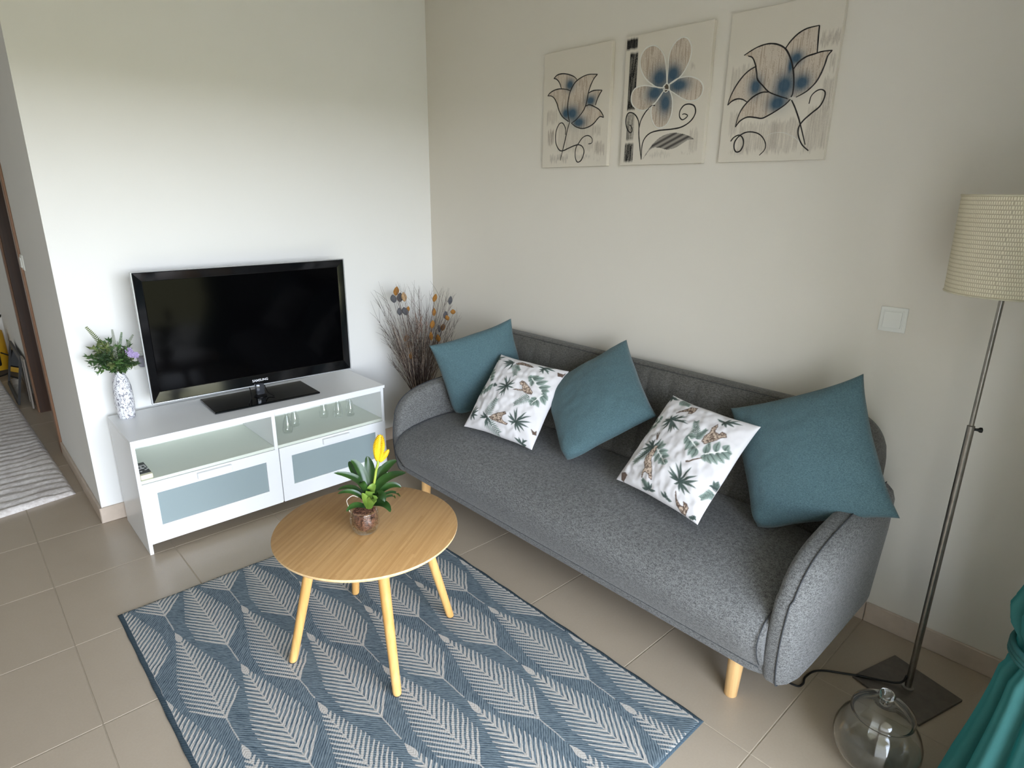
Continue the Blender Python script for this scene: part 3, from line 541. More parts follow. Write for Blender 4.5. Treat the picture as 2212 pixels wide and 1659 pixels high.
rug.f+=[(bd[k],bd[k]+N,bd[(k+1)%len(bd)]+N,bd[(k+1)%len(bd)]) for k in range(len(bd))]
o=rug.build('area_rug',m_rug(),None,smooth=True,recalc=True); tag(o,'flat blue rug woven with cream fern leaves, under the round coffee table','rug')

# ------------------------------------------------ coffee table
TC=(-1.423,-1.577); TZ=.456
table=thing('coffee_table',(TC[0],TC[1],.008),'round bamboo coffee table on four splayed legs, standing on the rug','table')
m=M('bamboo veneer',S(190,148,96),.38,0,.4)
ang=R(32); x,y,z=m.xyz('Object'); ux=x*math.cos(ang)+y*math.sin(ang); uy=y*math.cos(ang)-x*math.sin(ang)
strip=(uy/.0085).floor(); wn_=m.node('ShaderNodeTexWhiteNoise',noise_dimensions='1D'); m.nt.links.new(strip.s,wn_.inputs['W']); rnd=E(m.nt,wn_.outputs[0])
seg=((ux/.35+rnd*7.3)).floor(); wn2=m.node('ShaderNodeTexWhiteNoise',noise_dimensions='2D'); m.nt.links.new(m.vec(strip,seg),wn2.inputs['Vector']); r2=E(m.nt,wn2.outputs[0])
gr=m.noise(1.0,4,.65,vec=m.vec(ux*4.0,uy*110.0)); fleck=m.noise(1.0,2,.5,vec=m.vec(ux*30.0,uy*160.0)).ss(.62,.72)
c=m.mix((gr*.7+r2*.3).ss(.2,.8),S(164,124,77),S(186,147,98)); c=m.mix(fleck*.25,c,S(136,98,60)); m.link(c,'Base Color'); BAMBOO=m.m
EDGE=m_wood('pale bamboo edge',S(214,178,128),S(232,202,158),axis=2)
prof=[(.0,TZ-.018),(.27,TZ-.018),(.292,TZ-.015),(.2985,TZ-.0085),(.300,TZ-.004),(.2995,TZ-.0008),(.298,TZ),(.0,TZ)]
top=MB().lathe(prof,TC,96)
t=top.build('tabletop',[BAMBOO,EDGE],table,smooth=True,angle=R(30))
for p in t.data.polygons:
    if p.index//96 in (1,2,3,4): p.material_index=1
LEGW=m_wood('golden beech leg',S(196,146,82),S(218,174,110),axis=2,rough=.4)
FELT=m_plain('felt pad',S(60,54,48),.9)
for dx,dy in ((-.261,.085),(-.081,-.273),(.272,-.084),(.079,.274)):
    a=Vector((TC[0]+dx,TC[1]+dy,.0085)); b=Vector((TC[0]+dx*.62,TC[1]+dy*.62,TZ-.017))
    ring=lambda p,r:[(p[0]+r*math.cos(q),p[1]+r*math.sin(q),p[2]) for q in (2*math.pi*k/20 for k in range(20))]
    at=lambda k:a.lerp(b,k)
    l=MB().loft([ring(at(.006),.0115),ring(at(.012),.0135),ring(at(.03),.0142),ring(at(1),.0185)]).build('leg',LEGW,table,smooth=True,angle=R(50))
    MB().loft([ring(a,.012),ring(at(.008),.012)]).build('felt_pad',FELT,l)

# ------------------------------------------------ bromeliad in its glass cup
GLASS=m_thin_glass('clear thin glass'); 
PC=(-1.441,-1.600); PZ=TZ+.001
plant=thing('potted_bromeliad',(PC[0],PC[1],PZ),'bromeliad with yellow flower in a glass cup of bark on the coffee table','plant')
pr=[(.0,PZ),(.030,PZ),(.036,PZ+.004),(.044,PZ+.018),(.0485,PZ+.036),(.0485,PZ+.055),(.0445,PZ+.074),(.0435,PZ+.080)]
pin=[(r-.002 if r>.01 else 0,z+(.0025 if i<2 else 0)) for i,(r,z) in enumerate(pr)][::-1]
MB().lathe(pr+pin,PC,40).build('glass_cup',GLASS,plant,smooth=True)
mb_=M('bark substrate',S(74,48,38),.9,0,.2); n=mb_.noise(120,4,.7); mb_.link(mb_.mix(n.ss(.35,.65),S(46,28,22),S(128,88,68)),'Base Color'); mb_.bump(n,.8,.004)
sub=MB(); sp=[(.0,PZ+.012),(.024,PZ+.012),(.033,PZ+.018),(.0395,PZ+.036),(.0395,PZ+.055),(.036,PZ+.072),(.030,PZ+.076),(.0,PZ+.078)]
rr=random.Random(4)
rings=[]
for r,z in sp: rings.append([(PC[0]+(r*(1+rr.uniform(-.07,.05)))*math.cos(2*math.pi*k/36),PC[1]+r*(1+rr.uniform(-.07,.05))*math.sin(2*math.pi*k/36),z+rr.uniform(-.0015,.0015)) for k in range(36)])
sub.loft(rings,True,False,False).build('bark_substrate',mb_.m,plant,smooth=False)
ch=MB()
for _ in range(140):
    a=rr.uniform(0,6.283); z=PZ+rr.uniform(.014,.075); r=np.interp(z-PZ,[.012,.018,.036,.055,.078],[.026,.034,.0395,.0395,.034])
    c=Vector((PC[0]+r*math.cos(a),PC[1]+r*math.sin(a),z)); d=Vector((rr.uniform(-1,1),rr.uniform(-1,1),rr.uniform(-1,1))).normalized()*rr.uniform(.004,.009)
    ch.tube([c-d,c+d*.2,c+d],[.0008,.0018,.0007],5)
o=ch.build('bark_chips',mb_.m,plant); o['kind']='stuff'
def m_leaf(name,c1,c2,rough=.3,tr=.15):
    m=M(name,c1,rough,0,.5); n=m.noise(14,3); m.link(m.mix(n.ss(.3,.7),c1,c2),'Base Color'); m.bump(m.noise(1,2,.5,stretch=(250,250,30)),.08,.0005); return m.m
LEAFD=m_leaf('glossy dark green leaf',S(22,46,18),S(44,74,28)); LEAFL=m_leaf('pale green leaf base',S(84,112,42),S(112,138,58))
def blade(A,Mi,T,w,fold=.25,n=14,tipw=.75):
    """curved strap leaf through three points"""
    A,Mi,T=Vector(A),Vector(Mi),Vector(T); C=Mi*2-(A+T)*.5
    vs=[];fs=[]
    for i in range(n+1):
        t=i/n; p=A*(1-t)**2+C*2*t*(1-t)+T*t*t; d=((C-A)*(1-t)+(T-C)*t).normalized()
        s=d.cross(Vector((0,0,1))); s=s.normalized() if s.length>.05 else Vector((1,0,0)); up=s.cross(d)
        vw=(Vector((CAMV[0],CAMV[1],CAMV[2]))-p).normalized()
        s2=(d.cross(vw)).normalized()
        s=(s*.35+s2*(1 if s2.dot(s)>0 else -1)*.65).normalized(); up=s.cross(d).normalized()
        if up.z<0: up=-up
        ww=w*.5*(.62+.38*math.sin(math.pi*min(1,t*1.15)))*(1 if t<.72 else math.sqrt(max(0,1-((t-.72)/.28)**2)))
        for k in (-1,-.5,0,.5,1): vs.append(tuple(p+s*ww*k+up*(abs(k)*fold*ww)))
    for i in range(n):
        for k in range(4): a=i*5+k; fs.append((a,a+1,a+6,a+5))
    return vs,fs
for idx,(A,Mi,T,w) in enumerate(BLV):
    light=idx>=15
    vs,fs=blade(A,Mi,T,w*1.28,fold=.3); mb=MB().add(vs,fs)
    o=mb.build('leaf',LEAFL if light else LEAFD,plant,smooth=True)
    if light: tag(o,label='pale green inner leaf')
YEL=m_leaf('yellow bract',S(206,164,18),S(226,192,40),.45); STEMG=m_plain('green flower stem',S(146,160,64),.5)
MB().tube(cat_rom([(-1.422,-1.6101,.575),(-1.408,-1.6176,.6289),(-1.4013,-1.6212,.6673),(-1.395,-1.6246,.6908),(-1.3955,-1.624,.705)],4),.0042,8).build('flower_stem',STEMG,plant,smooth=True)
def bract_spike(name,b,t,w,rows,par):
    b,t=Vector(b),Vector(t); d=t-b; L=d.length; d.normalize(); vw=(Vector(CAMV)-b).normalized(); s=d.cross(vw).normalized(); f=s.cross(d).normalized()
    if f.dot(vw)<0: f=-f
    mb=MB(); rings=[]
    for i in range(13):
        k=i/12; ww=w*.5*max(0,math.sin(math.pi*(.07+.90*k**.92)))**.8; c=b+d*L*k
        rings.append([tuple(c+s*ww*.92*math.cos(a)+f*ww*.42*math.sin(a)) for a in (2*math.pi*q/14 for q in range(14))])
    o=mb.loft(rings).build(name,YEL,par,smooth=True)
    sc=MB()
    for i in range(rows):
        k=.04+.9*i/rows; ww=w*.5*max(0,math.sin(math.pi*(.07+.90*k**.92)))**.8
        for side in (-1,1):
            for ff in (1,-1):
                p0=b+d*L*k+s*side*ww*.12+f*ff*ww*.44; p1=b+d*L*min(.98,k+.06)+s*side*ww*.70+f*ff*ww*.40; p2=b+d*L*min(1.0,k+.105)+s*side*ww*1.08+f*ff*ww*.20
                q=(p1-p0).normalized(); e=q.cross(f).normalized()*ww*.22
                sc.add([p0,p1-e,p2,p1+e,(p0+p1+p2)/3+f*ff*ww*.26],[(0,1,4),(1,2,4),(2,3,4),(3,0,4)])
    sc.build('bracts',YEL,o)
    return o
bract_spike('flower',(-1.3959,-1.6241,.699),(-1.3842,-1.6304,.789),.036,16,plant)
bract_spike('flower_bud',(-1.3894,-1.6275,.695),(-1.3626,-1.6419,.736),.018,9,plant)
MB().tube(cat_rom([(-1.480,-1.5769,.53),(-1.4843,-1.5769,.5538),(-1.487,-1.5754,.5728),(-1.4777,-1.5804,.5839),(-1.468,-1.5856,.5875),(-1.455,-1.592,.58)],5),.0011,6).build('cord_loop',m_plain('pale cord',S(226,220,206),.6),plant,smooth=True)
# ------------------------------------------------ TV bench
XL,XR,YB,YF=-1.863,-.663,-.0514,-.461
bench=thing('tv_bench',((XL+XR)/2,(YB+YF)/2,0),'low white TV bench with two glass-fronted drawers under open compartments','cabinet')
FROST=m_plain('frosted grey glass',S(146,160,162),.3,spec=.5); SHELFM=m_plain('pale green-white shelf board',S(216,221,208),.35)
def part(name,b,mat,par=bench,bev=.0012,**k): return MB().box(*b).build(name,mat,par,bevel=bev,**k)
part('top_panel',(XL,XR,YF,YB,.5145,.53),WHITE)
part('side_panel',(XL,XL+.015,YF+.002,YB,.0005,.514),WHITE); part('side_panel',(XR-.024,XR-.009,YF+.002,YB,.0005,.514),WHITE)
part('divider',(-1.279,-1.262,YF+.004,YB,.05,.514),WHITE)
part('shelf',(XL+.0155,-1.2795,YF+.004,YB-.006,.332,.3465),SHELFM); part('shelf',(-1.2615,XR-.0245,YF+.004,YB-.006,.332,.3465),SHELFM)
part('bottom_panel',(XL+.0155,XR-.0245,YF+.022,YB-.006,.050,.064),WHITE_IN)
part('back_panel',(XL+.0155,XR-.0245,YB-.0055,YB-.001,.05,.514),WHITE_IN)
part('front_rail',(XL+.0155,-1.2795,YF+.003,YF+.02,.4985,.514),WHITE); part('front_rail',(-1.2615,XR-.0245,YF+.003,YF+.02,.4985,.514),WHITE)
def drawer(x0,x1):
    z0,z1=.048,.3305; gx0,gx1,gz0,gz1=x0+.058,x1-.062,.127,.279; y0,y1=YF-.0005,YF+.0175
    vs=[(x,y,z) for y in (y0,y1) for (x,z) in ((x0,z0),(x1,z0),(x1,z1),(x0,z1),(gx0,gz0),(gx1,gz0),(gx1,gz1),(gx0,gz1))]
    fs=[]
    for k in range(4):
        a,b=k,(k+1)%4; fs+= [(a,b,b+4,a+4),(a+8,a+12,b+12,b+8),(a,a+8,b+8,b),(a+4,b+4,b+12,a+12)]
    d=MB().add(vs,fs).build('drawer_front',WHITE,bench,bevel=.0012,recalc=True)
    MB().box(gx0+.0005,gx1-.0005,y0+.004,y0+.009,gz0+.0005,gz1-.0005).build('glass_pane',FROST,d)
    cx=(x0+x1)/2
    MB().box(cx-.0735,cx+.0735,y0-.019,y0-.0002,.294,.323).build('handle',WHITE,d,bevel=.003)
    MB().box(x0+.02,x1-.02,YF+.03,YB-.05,.07,.25).build('drawer_box',WHITE_IN,d)
drawer(-1.855,-1.2655); drawer(-1.2595,-.6725)

# ------------------------------------------------ TV
GLB=m_plain('piano black bezel',S(9,9,11),.08,spec=.6); SCR=m_plain('dark screen glass',S(3,3,4),.10,spec=.10); EDG=m_plain('clear silver edge',S(176,178,180),.25,.3)
TVX,TVY=-1.226,-.236
tv=thing('television',(TVX,TVY,.5305),'black flat-screen television on a square glass foot, on the white bench','television')
x0,x1,z0,z1=-1.71,-.742,.591,1.183
def frame(o,i,yo,yi,yb):
    (a0,a1,c0,c1),(b0,b1,d0,d1)=o,i
    vs=[(a0,yo,c0),(a1,yo,c0),(a1,yo,c1),(a0,yo,c1),(b0,yi,d0),(b1,yi,d0),(b1,yi,d1),(b0,yi,d1),(a0,yb,c0),(a1,yb,c0),(a1,yb,c1),(a0,yb,c1),(b0,yb,d0),(b1,yb,d0),(b1,yb,d1),(b0,yb,d1)]
    fs=[]
    for k in range(4):
        a,b=k,(k+1)%4; fs+=[(a,b,b+4,a+4),(a,a+8,b+8,b),(a+4,b+4,b+12,a+12),(a+8,a+12,b+12,b+8)]
    return MB().add(vs,fs)
frame((x0,x1,z0,z1),(x0+.006,x1-.006,z0+.006,z1-.004),TVY,TVY-.001,TVY+.02).build('edge_trim',EDG,tv,bevel=.002,recalc=True)
frame((x0+.006,x1-.006,z0+.006,z1-.004),(x0+.041,x1-.041,z0+.056,z1-.043),TVY-.003,TVY+.004,TVY+.018).build('bezel',GLB,tv,bevel=.003,recalc=True)
MB().box(x0+.041,x1-.041,TVY+.005,TVY+.014,z0+.056,z1-.043).build('screen',SCR,tv)
MB().box(x0+.006,x1-.006,TVY+.0185,TVY+.03,z0+.006,z1-.006).box(x0+.16,x1-.16,TVY+.03,TVY+.055,z0+.05,z1-.12).build('back_housing',BLACKP,tv)
MB().box(TVX-.26,TVX+.245,-.365,-.112,.5305,.5405).build('stand_base',[m_plain('black glass foot',S(10,10,11),.06,spec=.6)],tv,bevel=.004)
frame((TVX-.262,TVX+.247,-.367,-.110),(TVX-.258,TVX+.243,-.363,-.114),.0,.0,.0) 
MB().lathe([(.0,.5405),(.030,.5405),(.031,.545),(.024,.549),(.0,.549)],(TVX-.012,-.242),28).build('neck_collar',BLACKP,tv,smooth=True,angle=R(40))
MB().box(TVX-.012-.021,TVX-.012+.021,-.256,-.228,.548,.606).build('stand_neck',m_plain('clear dark neck',S(64,66,70),.08,.3),tv,bevel=.008,smooth=True,angle=R(40))
MB().tube(cat_rom([(TVX-.05,-.20,.60),(TVX-.055,-.24,.556),(TVX-.075,-.29,.544),(TVX-.10,-.345,.5435)],6),.0025,6).build('cable',CABLE,tv,smooth=True)
MB().tube(cat_rom([(TVX+.02,-.20,.60),(TVX+.022,-.25,.556),(TVX+.035,-.30,.5437)],6),.0025,6).build('cable',CABLE,tv,smooth=True)
tx=bpy.data.curves.new('logo_lettering','FONT'); tx.body='SAMSUNG'; tx.size=.0165; tx.extrude=.0004; tx.align_x='CENTER'; tx.space_character=1.02; tx.offset=.0003
tmp_=bpy.data.objects.new('logo_lettering',tx); COL.objects.link(tmp_); dg=bpy.context.evaluated_depsgraph_get(); lm_=bpy.data.meshes.new_from_object(tmp_.evaluated_get(dg)); bpy.data.objects.remove(tmp_); lo=bpy.data.objects.new('logo_lettering',lm_); COL.objects.link(lo); lo.parent=tv; lo.rotation_euler=(R(90),0,0); lo.location=(-.004,-.0034,.0845); lm_.materials.clear(); lm_.materials.append(m_plain('silver lettering',S(222,222,226),.35,.2))
tv.rotation_euler=(0,0,R(-2.7))
# socket on the wall behind the TV
so=thing('wall_socket',(-1.674,-.001,.753),'white wall socket with a grey plug, half hidden by the television edge','socket')
MB().box(-1.715,-1.633,-.009,-.0005,.712,.794).build('plate',PLASTIC,so,bevel=.003)
MB().box(-1.700,-1.650,-.055,-.009,.730,.776).build('plug',m_plain('grey plug plastic',S(150,148,158),.5),so,bevel=.006)

# ------------------------------------------------ speckled vase with mixed foliage
VC=(-1.798,-.125)
vase=thing('flower_vase',(VC[0],VC[1],.5303),'white grey-speckled vase holding mixed green foliage, beside the television','vase')
mv=M('white speckled glaze',S(238,238,240),.4); sp=mv.noise(1.0,3,.7,stretch=(85,85,55),dist=1.5); mv.link(mv.mix(sp.ss(.52,.56),S(226,226,229),S(128,128,138)),'Base Color'); mv.bump(sp,.5,.003)
pv=[(.0,.531),(.029,.531),(.033,.536),(.0365,.56),(.0385,.60),(.0385,.64),(.0365,.675),(.031,.705),(.022,.728),(.0165,.742),(.0165,.750),(.0125,.750),(.0125,.735),(.020,.72),(.03,.69),(.03,.6),(.0,.54)]
MB().lathe([(r,z) for r,z in pv],VC,36).build('vase_body',mv.m,vase,smooth=True)
rv=random.Random(11)
LFS=[m_leaf('deep green foliage',S(34,56,30),S(58,84,44),.5),m_leaf('olive foliage',S(70,84,44),S(104,116,66),.55),m_leaf('mid green foliage',S(48,78,38),S(80,112,56),.5),m_leaf('grey green foliage',S(92,100,84),S(132,138,118),.6)]
def leaflet(mb,p,d,L,w,up):
    d=d.normalized(); s=d.cross(up); s=s.normalized() if s.length>.01 else Vector((1,0,0)); n=s.cross(d)
    mb.add([p,p+d*L*.35+s*w,p+d*L,p+d*L*.35-s*w,p+d*L*.45+n*w*.35],[(0,1,4),(1,2,4),(2,3,4),(3,0,4)])
mouth=Vector((VC[0],VC[1],.748))
for i in range(78):
    while True:
        e=Vector((rv.uniform(-1.915,-1.725),rv.uniform(-.235,-.035),rv.uniform(.755,.905)))
        c=(e-Vector((-1.815,-.135,.82)))
        if (c.x/.105)**2+(c.y/.11)**2+(c.z/.085)**2<1 and c.length>.035: break
    mid=mouth.lerp(e,.5)+Vector((0,0,.018)); pts=[mouth.lerp(Vector((VC[0],VC[1],.70)),.5),mouth,mid,e]
    cp=cat_rom([tuple(p) for p in pts],6); mb=MB().tube(cp,.0011,5); kind=rv.choice([0,0,1,2,2,3])
    n=rv.randint(13,18)
    for k in range(n):
        t=.42+.6*k/n; t=min(t,1.0); q=Vector(cp[min(len(cp)-1,int(t*(len(cp)-1)))]); nxt=Vector(cp[min(len(cp)-1,int(t*(len(cp)-1))+1)])
        d=(e-mid).normalized()*.6+Vector((rv.uniform(-1,1),rv.uniform(-1,1),rv.uniform(-.7,.7)))*.9
        L=rv.uniform(.017,.031) if kind!=3 else rv.uniform(.007,.012)
        if q.y+d.normalized().y*L>-.006: continue
        leaflet(mb,q,d,L,L*rv.uniform(.2,.32),Vector((rv.uniform(-.4,.4),-.6,1)))
    mb.build('sprig',LFS[kind],vase)
def fern(tip,mat,w=.014):
    tip=Vector(tip); b=mouth+Vector((0,0,.02)); mb=MB(); m_=b.lerp(tip,.55)+Vector((0,-.004,.01)); cp=cat_rom([tuple(b),tuple(m_),tuple(tip)],12); mb.tube(cp,[.0012-.0008*i/(len(cp)-1) for i in range(len(cp))],5); n=len(cp)
    for i in range(5,n-1):
        p=Vector(cp[i]); d=(Vector(cp[i+1])-p).normalized(); k=1-(i/n); vw=(Vector(CAMV)-p).normalized(); s=d.cross(vw).normalized()
        for sg in (1,-1): leaflet(mb,p,s*sg+d*.55,w*(.35+.9*k),w*.17,vw)
    mb.build('fern_frond',mat,vase)
fern((-1.893,-.16,.968),LFS[1],.018); fern((-1.799,-.15,.942),LFS[3],.013); fern((-1.727,-.17,.912),LFS[3],.013); fern((-1.765,-.15,.925),LFS[2],.012)
PUR=m_plain('mauve petals',S(156,140,178),.7,nscale=90,namp=.25)
for p in ((-1.762,-.205,.850),(-1.741,-.21,.829),(-1.758,-.215,.838)):
    mb=MB(); c=Vector(p)
    for k in range(7):
        a=2*math.pi*k/7; d=Vector((math.cos(a),-.35,math.sin(a))); s=Vector((-math.sin(a),0,math.cos(a)))
        mb.add([c,c+d*.009+s*.006,c+d*.0155+s*.003,c+d*.0155-s*.003,c+d*.009-s*.006,c+d*.010+Vector((0,-.003,0))],[(0,1,5),(1,2,5),(2,3,5),(3,4,5),(4,0,5)])
    mb.build('mauve_flower',PUR,vase,recalc=True)

# ------------------------------------------------ pear-shaped glass carafes in the right compartment
CARG=GLASS
pc=[(.0,.0),(.016,.0),(.021,.003),(.0245,.015),(.0250,.030),(.0225,.050),(.0165,.072),(.0105,.088),(.0075,.096),(.0075,.100),(.0125,.106)]
pi_=[(max(0,r-.0013),z+(.0015 if z<.004 else 0)) for r,z in pc][::-1]
spots=[(-1.157,-.335,'front one of the left pair'),(-1.092,-.275,'rear one of the left pair'),(-.916,-.245,'leftmost of the right-hand three'),(-.856,-.29,'middle of the right-hand three'),(-.797,-.315,'rightmost of the three')]
spots[2]=(-.916,-.245,'nearest the divider of three')
first=None
for x,y,l in spots:
    lab='small clear glass carafe in the open compartment, '+l
    if first is None: first=MB().lathe([(r,z+.3468) for r,z in pc+pi_],(0,0),28).build('glass_carafe',CARG,None,smooth=True).data; bpy.data.objects.remove(bpy.data.objects['glass_carafe'])
    place(first,'glass_carafe',(x,y,0),None,None,None,label=lab,cat='carafe',group='glass carafes in the open compartment')

# remote control in the left compartment
rc=thing('remote_control',(-1.8215,-.374,.347),'small cream remote control with a black face in the left open compartment','remote')
MB().box(-1.8455,-1.7975,-.449,-.298,.3468,.3685).build('remote_body',m_plain('cream plastic',S(226,220,192),.5),rc,bevel=.004)
MB().box(-1.8435,-1.7995,-.430,-.301,.3686,.3698).build('face_panel',m_plain('black face',S(40,42,44),.35),rc,bevel=.0005)
bt=[(-1.835,-.345,.008,.003),(-1.822,-.352,.004,.010),(-1.815,-.338,.011,.003),(-1.806,-.356,.003,.011),(-1.833,-.376,.007,.003),(-1.812,-.395,.004,.003),(-1.803,-.385,.003,.006),(-1.832,-.405,.004,.004),(-1.822,-.372,.009,.004)]
for bx,by,a,b in bt: MB().box(bx-a,bx+a,by-b,by+b,.3699,.3710).build('button',m_plain('pale button',S(190,188,186),.5),rc)

# ------------------------------------------------ dried bunch in the corner
DB=(-.335,-.315)
dr=thing('dried_flower_bunch',(DB[0],DB[1],.001),'tall bunch of dried twigs with ochre and grey pods in the room corner','dried flowers')
MB().lathe([(.0,.001),(.055,.001),(.062,.05),(.058,.18),(.04,.31),(.034,.36),(.038,.385),(.034,.385),(.03,.36),(.036,.3),(.0,.05)],DB,28).build('floor_vase',m_plain('dark stoneware',S(60,54,50),.6,nscale=20),dr,smooth=True)
TW=[m_plain('grey brown twig',S(112,98,92),.9,nscale=60,namp=.2),m_plain('dark brown stem',S(74,60,54),.9,nscale=60,namp=.2),m_plain('pale straw',S(170,152,136),.9)]
rd=random.Random(21)
mbs=[MB(),MB(),MB()]
def base_pt(): 
    a=rd.uniform(0,6.28); r=.028*math.sqrt(rd.random()); return Vector((DB[0]+r*math.cos(a),DB[1]+r*math.sin(a),.30))
def clampw(p): return Vector((min(p.x,-.012),min(p.y,-.012),p.z))
def twig(tip,mb,r0=.0016,forks=True):
    b=base_pt(); tip=clampw(Vector(tip)); m1=b.lerp(tip,.45)+Vector((rd.uniform(-.012,.012),rd.uniform(-.012,.012),.025)); m2=b.lerp(tip,.78)+Vector((rd.uniform(-.014,.014),rd.uniform(-.014,.014),.012))
    cp=[clampw(Vector(p)) for p in cat_rom([tuple(b),tuple(m1),tuple(m2),tuple(tip)],5)]; n=len(cp); mb.tube(cp,[r0*(1-.8*i/(n-1)) for i in range(n)],4)
    if forks:
        for _ in range(rd.randint(1,4)):
            i=rd.randint(n//2-1,n-3); p=cp[i]; d=(cp[i+1]-p).normalized(); e=clampw(p+(d+Vector((rd.uniform(-.7,.7),rd.uniform(-.7,.7),rd.uniform(-.2,.5)))).normalized()*rd.uniform(.04,.11))
            mb.tube([p,clampw(p.lerp(e,.5)+Vector((0,0,.006))),e],[.0008,.0006,.0003],4)
for t in TIPS:
    for _ in range(2): twig((t[0]+rd.uniform(-.02,.02),t[1]+rd.uniform(-.03,.03),t[2]+rd.uniform(-.03,.01)),mbs[rd.choice([0,0,1])])
for _ in range(150):
    a=rd.uniform(-1,1); twig((DB[0]+.155*a+rd.uniform(-.03,.03),DB[1]-.05*a+rd.uniform(-.09,.09),rd.uniform(.58,.86)),mbs[rd.choice([0,1,1,2])],.0019)
for k,mb in enumerate(mbs):
    o=mb.build('twigs',TW[k],dr); o['kind']='stuff'
# soft seed heads in the middle
pl=MB()
for _ in range(12):
    p=Vector((DB[0]+rd.uniform(-.06,.06),DB[1]+rd.uniform(-.06,.04),rd.uniform(.66,.80))); d=Vector((rd.uniform(-.3,.3),rd.uniform(-.3,.3),1)).normalized()
    for k in range(16):
        q=p+d*.07*k/16; leaflet(pl,q,d+Vector((rd.uniform(-1,1),rd.uniform(-1,1),rd.uniform(-.3,.6))),.016,.0022,Vector((0,-1,.3)))
o=pl.build('seed_heads',m_plain('dusty seed head',S(148,124,112),.95,nscale=80,namp=.3),dr); o['kind']='stuff'
PM={'o':m_plain('ochre pod',S(158,108,46),.8,nscale=70,namp=.22),'g':m_plain('slate grey pod',S(86,86,90),.8,nscale=70,namp=.2),'b':m_plain('tan pod',S(198,162,120),.8,nscale=70,namp=.2)}
for (x,y,z,w,h,k) in PODS:
    c=clampw(Vector((x,y,z))); vw=(Vector(CAMV)-c); vw.z*=.3; vw.normalize(); tw=rd.uniform(-.7,.7); s=Matrix.Rotation(tw,3,'Z')@Vector((-vw.y,vw.x,0)).normalized(); f=s.cross(Vector((0,0,1)))
    tilt=rd.uniform(-.3,.3); up=(Vector((0,0,1))+s*tilt).normalized(); mb=MB()
    def pf(u,v):
        a=(v-.5)*math.pi*1.25; t=u; r=math.sin(math.pi*min(.985,max(.03,t)))**.65*(1.08-.25*t); rr_=w*1.0*r
        return tuple(c+up*(t-.5)*h*1.9+s*math.sin(a)*rr_*1.0+f*(math.cos(a)*rr_*.55))
    mb.grid(pf,8,9)
    def pf2(u,v):
        p=Vector(pf(u,v)); return tuple(c+(p-c)*.93)
    mb.grid(pf2,8,9)
    mb.build('dried_pod',PM[k],dr,smooth=True)
    b=base_pt(); tmp=MB().tube(cat_rom([tuple(b),tuple(b.lerp(c,.5)+Vector((0,0,.02))),tuple(c-up*h*.8)],6),.0011,4); mbs[0]=tmp; tmp.build('pod_stem',TW[0],dr)
# ------------------------------------------------ floor lamp
LP=(-.273,-2.926)
lamp=thing('floor_lamp',(LP[0],LP[1],.0005),'brushed steel floor lamp with a square foot and woven cream drum shade','lamp')
a0=R(-16.6); cx,cy=-.2755,-2.923; h=.110
pts=[(cx+h*(sx_*math.cos(a0)-sy_*math.sin(a0)),cy+h*(sx_*math.sin(a0)+sy_*math.cos(a0))) for sx_,sy_ in ((-1,-1),(1,-1),(1,1),(-1,1))]
MB().loft([[(x,y,.0005) for x,y in pts],[(x,y,.009) for x,y in pts]]).build('base',m_plain('brushed steel foot',S(112,106,100),.42,.85,nscale=40,namp=.08),lamp,bevel=.0015)
MB().lathe([(.0,.009),(.017,.009),(.017,.013),(.0095,.015),(.0095,.905),(.0098,.909),(.0064,.911)],LP,24).build('lower_pole',METAL,lamp,smooth=True,angle=R(40))
MB().lathe([(.0062,.86),(.0062,1.40),(.0,1.40)],LP,20).build('upper_pole',METAL,lamp,smooth=True,angle=R(40))
kd=Vector((.45,-.9,0)).normalized(); kp=Vector((LP[0],LP[1],.900))
MB().tube([kp+kd*.008,kp+kd*.013,kp+kd*.018,kp+kd*.022,kp+kd*.027,kp+kd*.0285],[.0042,.0036,.0044,.0074,.0074,.004],14).build('height_knob',BLACKP,lamp,smooth=True)
ms=M('woven cream lampshade',S(206,196,168),.9,0,.1); X,Y,Z=ms.xyz('Object')
n_=ms.node('ShaderNodeMath',operation='ARCTAN2'); ms.nt.links.new(Y.s,n_.inputs[0]); ms.nt.links.new(X.s,n_.inputs[1]); th=E(ms.nt,n_.outputs[0])
row=(Z/.0105); off=(row.floor()*.5); cw=(th*26.0+off); w1=((cw.frac()-.5).abs()).ss(.5,.30); w2=((row.frac()-.5).abs()).ss(.48,.30); wv=w1*w2
ms.link(ms.mix(wv*.75+.25,S(214,201,170),S(250,241,216)),'Base Color'); ms.bump(wv,.7,.003)
tr=ms.node('ShaderNodeBsdfTranslucent'); tr.inputs[0].default_value=S(214,205,178); mx=ms.node('ShaderNodeMixShader'); mx.inputs[0].default_value=.18
ms.nt.links.new(ms.p.outputs[0],mx.inputs[1]); ms.nt.links.new(tr.outputs[0],mx.inputs[2]); ms.nt.links.new(mx.outputs[0],ms.nt.nodes['Material Output'].inputs[0])
zb,zt=1.277,1.527
MB().lathe([(.1305,zb),(.1355,zt),(.1345,zt),(.1295,zb),(.1305,zb)],LP,96).build('lamp_shade',ms.m,lamp,smooth=True,angle=R(40))
RIM=m_plain('shade rim tape',S(208,200,176),.8)
for z,r in ((zb+.002,.1308),(zt-.002,.1358)):
    MB().tube([(LP[0]+r*math.cos(2*math.pi*k/72),LP[1]+r*math.sin(2*math.pi*k/72),z) for k in range(73)],.0022,6).build('rim',RIM,lamp,smooth=True)
sp_=MB()
for k in range(3):
    a=2*math.pi*k/3; sp_.tube([(LP[0]+.012*math.cos(a),LP[1]+.012*math.sin(a),1.40),(LP[0]+.134*math.cos(a),LP[1]+.134*math.sin(a),1.505)],.0016,6)
sp_.build('spider_fitting',METAL,lamp)
